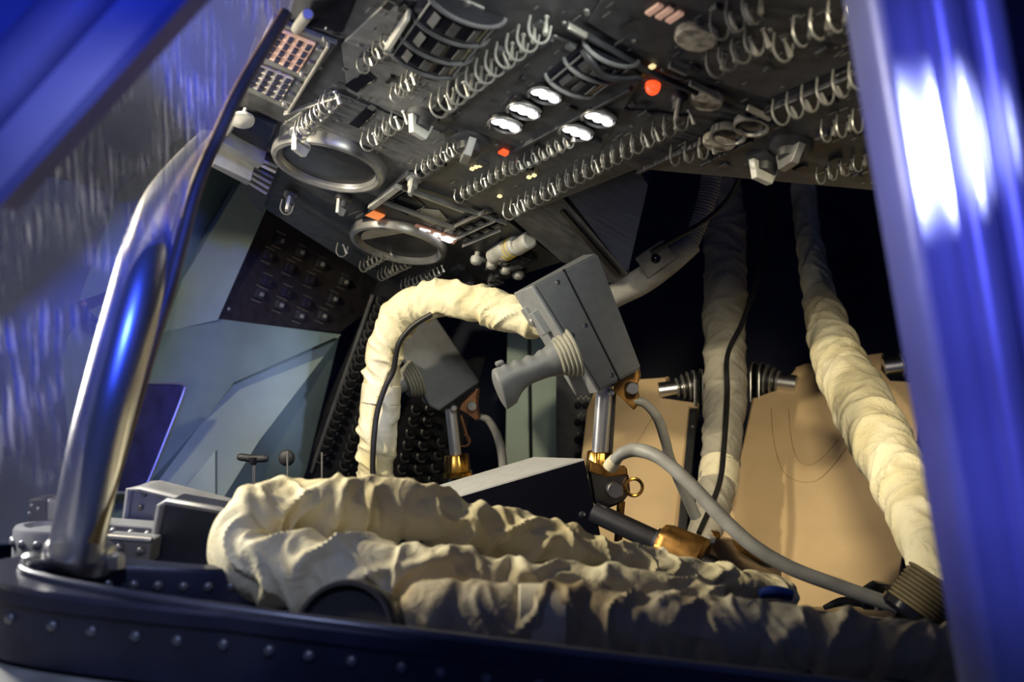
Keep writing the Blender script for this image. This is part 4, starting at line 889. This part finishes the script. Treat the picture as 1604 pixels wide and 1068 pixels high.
# glossy black ring in front of the U-bend
br2 = thing('black_collar', 'glossy black round collar poking up behind the rim in front of the hose', 'collar', P(545, 965, 0.76))
c = P(543, 1002, 0.762)
bm = NB(); lathe(bm, mtx(c, (-0.30, -0.85, 0.35)), [(0.043, -0.022), (0.044, -0.01), (0.044, 0.006), (0.042, 0.010), (0.039, 0.010), (0.037, 0.002)], 48); obj('ring', bm, 'collar_metal', br2)
bm = NB(); lathe(bm, mtx(c, (-0.30, -0.85, 0.35)), [(0.037, 0.000), (0.037, 0.003), (0.02, 0.004)], 40); obj('inner_disc', bm, 'black_rubber', br2)

# ------------------------------------------------------------------ left: T-handle, knob, riveted trays
th = thing('t_handle', 'black T-shaped pull handle on a thin steel rod before the teal fairing', 'handle', P(397, 790, 1.30))
bm = NB(); sweep(bm, pxpath([(372, 716, 1.30, 4), (378, 716, 1.30, 6), (397, 718, 1.30, 6), (414, 718, 1.30, 6), (420, 718, 1.30, 4)], 6), 12); obj('crossbar', bm, 'black_rubber', th)
bm = NB(); lathe(bm, mtx(P(397, 728, 1.30), (0, 0, 1)), [(0.003, 0), (0.0055, 0.004), (0.0075, 0.010)], 14); obj('neck', bm, 'black_rubber', th)
bm = NB(); cyl(bm, P(396, 800, 1.30), P(397, 727, 1.30), 0.0022, 10); obj('rod', bm, 'steel', th)
kb = thing('ball_knob', 'round black knob on a thin rod right of the T-shaped handle', 'knob', P(450, 790, 1.30))
bm = NB(); R_ = 13*1.3/F; lathe(bm, mtx(P(449, 717, 1.30), (0, -1, 0)), [(R_*math.sin(PI*k/10)+0.0001, -R_*0.6*math.cos(PI*k/10)) for k in range(11)], 24); obj('ball', bm, 'black_rubber', kb)
bm = NB(); cyl(bm, P(451, 800, 1.285), P(450, 706, 1.285), 0.0011, 8); obj('rod', bm, 'wire', kb)
bm = NB(); cyl(bm, P(504, 1217, 1.45), P(504, 708, 1.45), 0.0012, 8); tag(obj('thin_rod', bm, 'wire'), 'lone thin grey rod standing before the dark breaker column', 'rod')
# back tray and front tray
def tray(name, label, pts, d, m_face, m_edge, depth, cat='panel'):
    t = thing(name, label, cat, P(*pts[-1], d), 'equipment trays'); w_ = [P(u, v, d) for u, v in pts]
    bm = NB(); prism(bm, w_, (0.0, depth, 0)); obj('face', bm, m_face, t, False)
    bm = NB(); q = [P(u, v, d-0.001) for u, v in pts]; q = [q[-1]]+q[:-1]
    sweep(bm, catmull([Vector((*p, 0.0038)) for p in q], 1), 8); obj('rolled_edge', bm, m_edge, t); return t
t = tray('equipment_tray', 'grey metal tray panel with a rolled edge, behind the navy tray', [(203, 766), (220, 765), (345, 797), (400, 812), (400, 900), (186, 900)], 1.02, 'tray_grey', 'tray_grey', 0.06, 'tray')
for u, v in ((226, 774), (220, 795)):
    bm = NB(); lathe(bm, mtx(P(u, v, 1.018), (0, -1, 0)), [(0.003, 0), (0.002, 0.0015)], 8); obj('screw', bm, 'steel_dark', t)
t = tray('equipment_tray', 'dark navy tray box with a pale rolled edge between tube and hose', [(252, 792), (262, 785), (345, 800), (380, 812), (380, 905), (230, 905)], 0.96, 'navy_tray', 'tray_grey', 0.05, 'tray')
rb = thing('riveted_bracket', 'riveted steel bracket ledge between the chrome tube and the navy tray', 'bracket', P(200, 880, 0.93))
bm = NB(); prism(bm, [P(u, v, 0.93) for u, v in ((160, 840), (238, 846), (232, 884), (160, 884))], (0, 0.03, 0), 0.002); obj('front_face', bm, 'tray_grey', rb, False)
bm = NB(); prism(bm, [P(u, v, 0.98) for u, v in ((150, 818), (243, 825), (241, 842), (150, 838))], (0, 0.03, 0), 0.002); obj('back_face', bm, 'tray_grey', rb, False)
bm = NB(); cyl(bm, P(158, 840, 0.93), P(238, 846, 0.93), 0.003, 12); obj('bright_edge', bm, 'chrome', rb)
for u, v, d in ((165, 854, 0.928), (187, 858, 0.928), (220, 863, 0.928), (178, 832, 0.978), (206, 835, 0.978), (232, 837, 0.978)):
    inst('rivet', RIV, mtx(P(u, v, d), (0, -1, 0.1)), rb)
lc = thing('riveted_drum', 'grey riveted drum edge at the far left behind the hatch rim', 'drum', P(70, 880, 0.93))
bm = NB(); c = P(92, 880, 0.95); lathe(bm, mtx(c, (0.05, 0, 1)), [(0.042, 0), (0.042, 0.030), (0.040, 0.033), (0.033, 0.034), (0.030, 0.030)], 40, sy=0.7); obj('wall', bm, 'tray_grey', lc)
for k in range(6):
    a = PI*(1.05+k*0.13); p = c+V3((0.042*math.cos(a)+0.001, 0.042*0.7*math.sin(a), 0.021)); inst('rivet', RIV, mtx(p, (math.cos(a), math.sin(a), 0)), lc)
bx = thing('latch_block', 'small dark latch block with bright screws behind the foot of the chrome tube', 'latch', P(70, 815, 1.0))
bm = NB(); prism(bm, [P(u, v, 1.0) for u, v in ((44, 782), (70, 780), (72, 818), (42, 818))], (0, 0.03, 0), 0.002); obj('dark_end', bm, 'black', bx, False)
bm = NB(); prism(bm, [P(u, v, 1.0) for u, v in ((72, 780), (96, 786), (92, 820), (70, 818))], (0, 0.03, 0), 0.003); obj('bright_end', bm, 'steel', bx, False)
for u, v in ((50, 792), (60, 797), (46, 804)):
    bm = NB(); lathe(bm, mtx(P(u, v, 0.998), (0, -1, 0)), [(0.002, 0), (0.001, 0.002)], 8); obj('screw', bm, 'wire', bx)
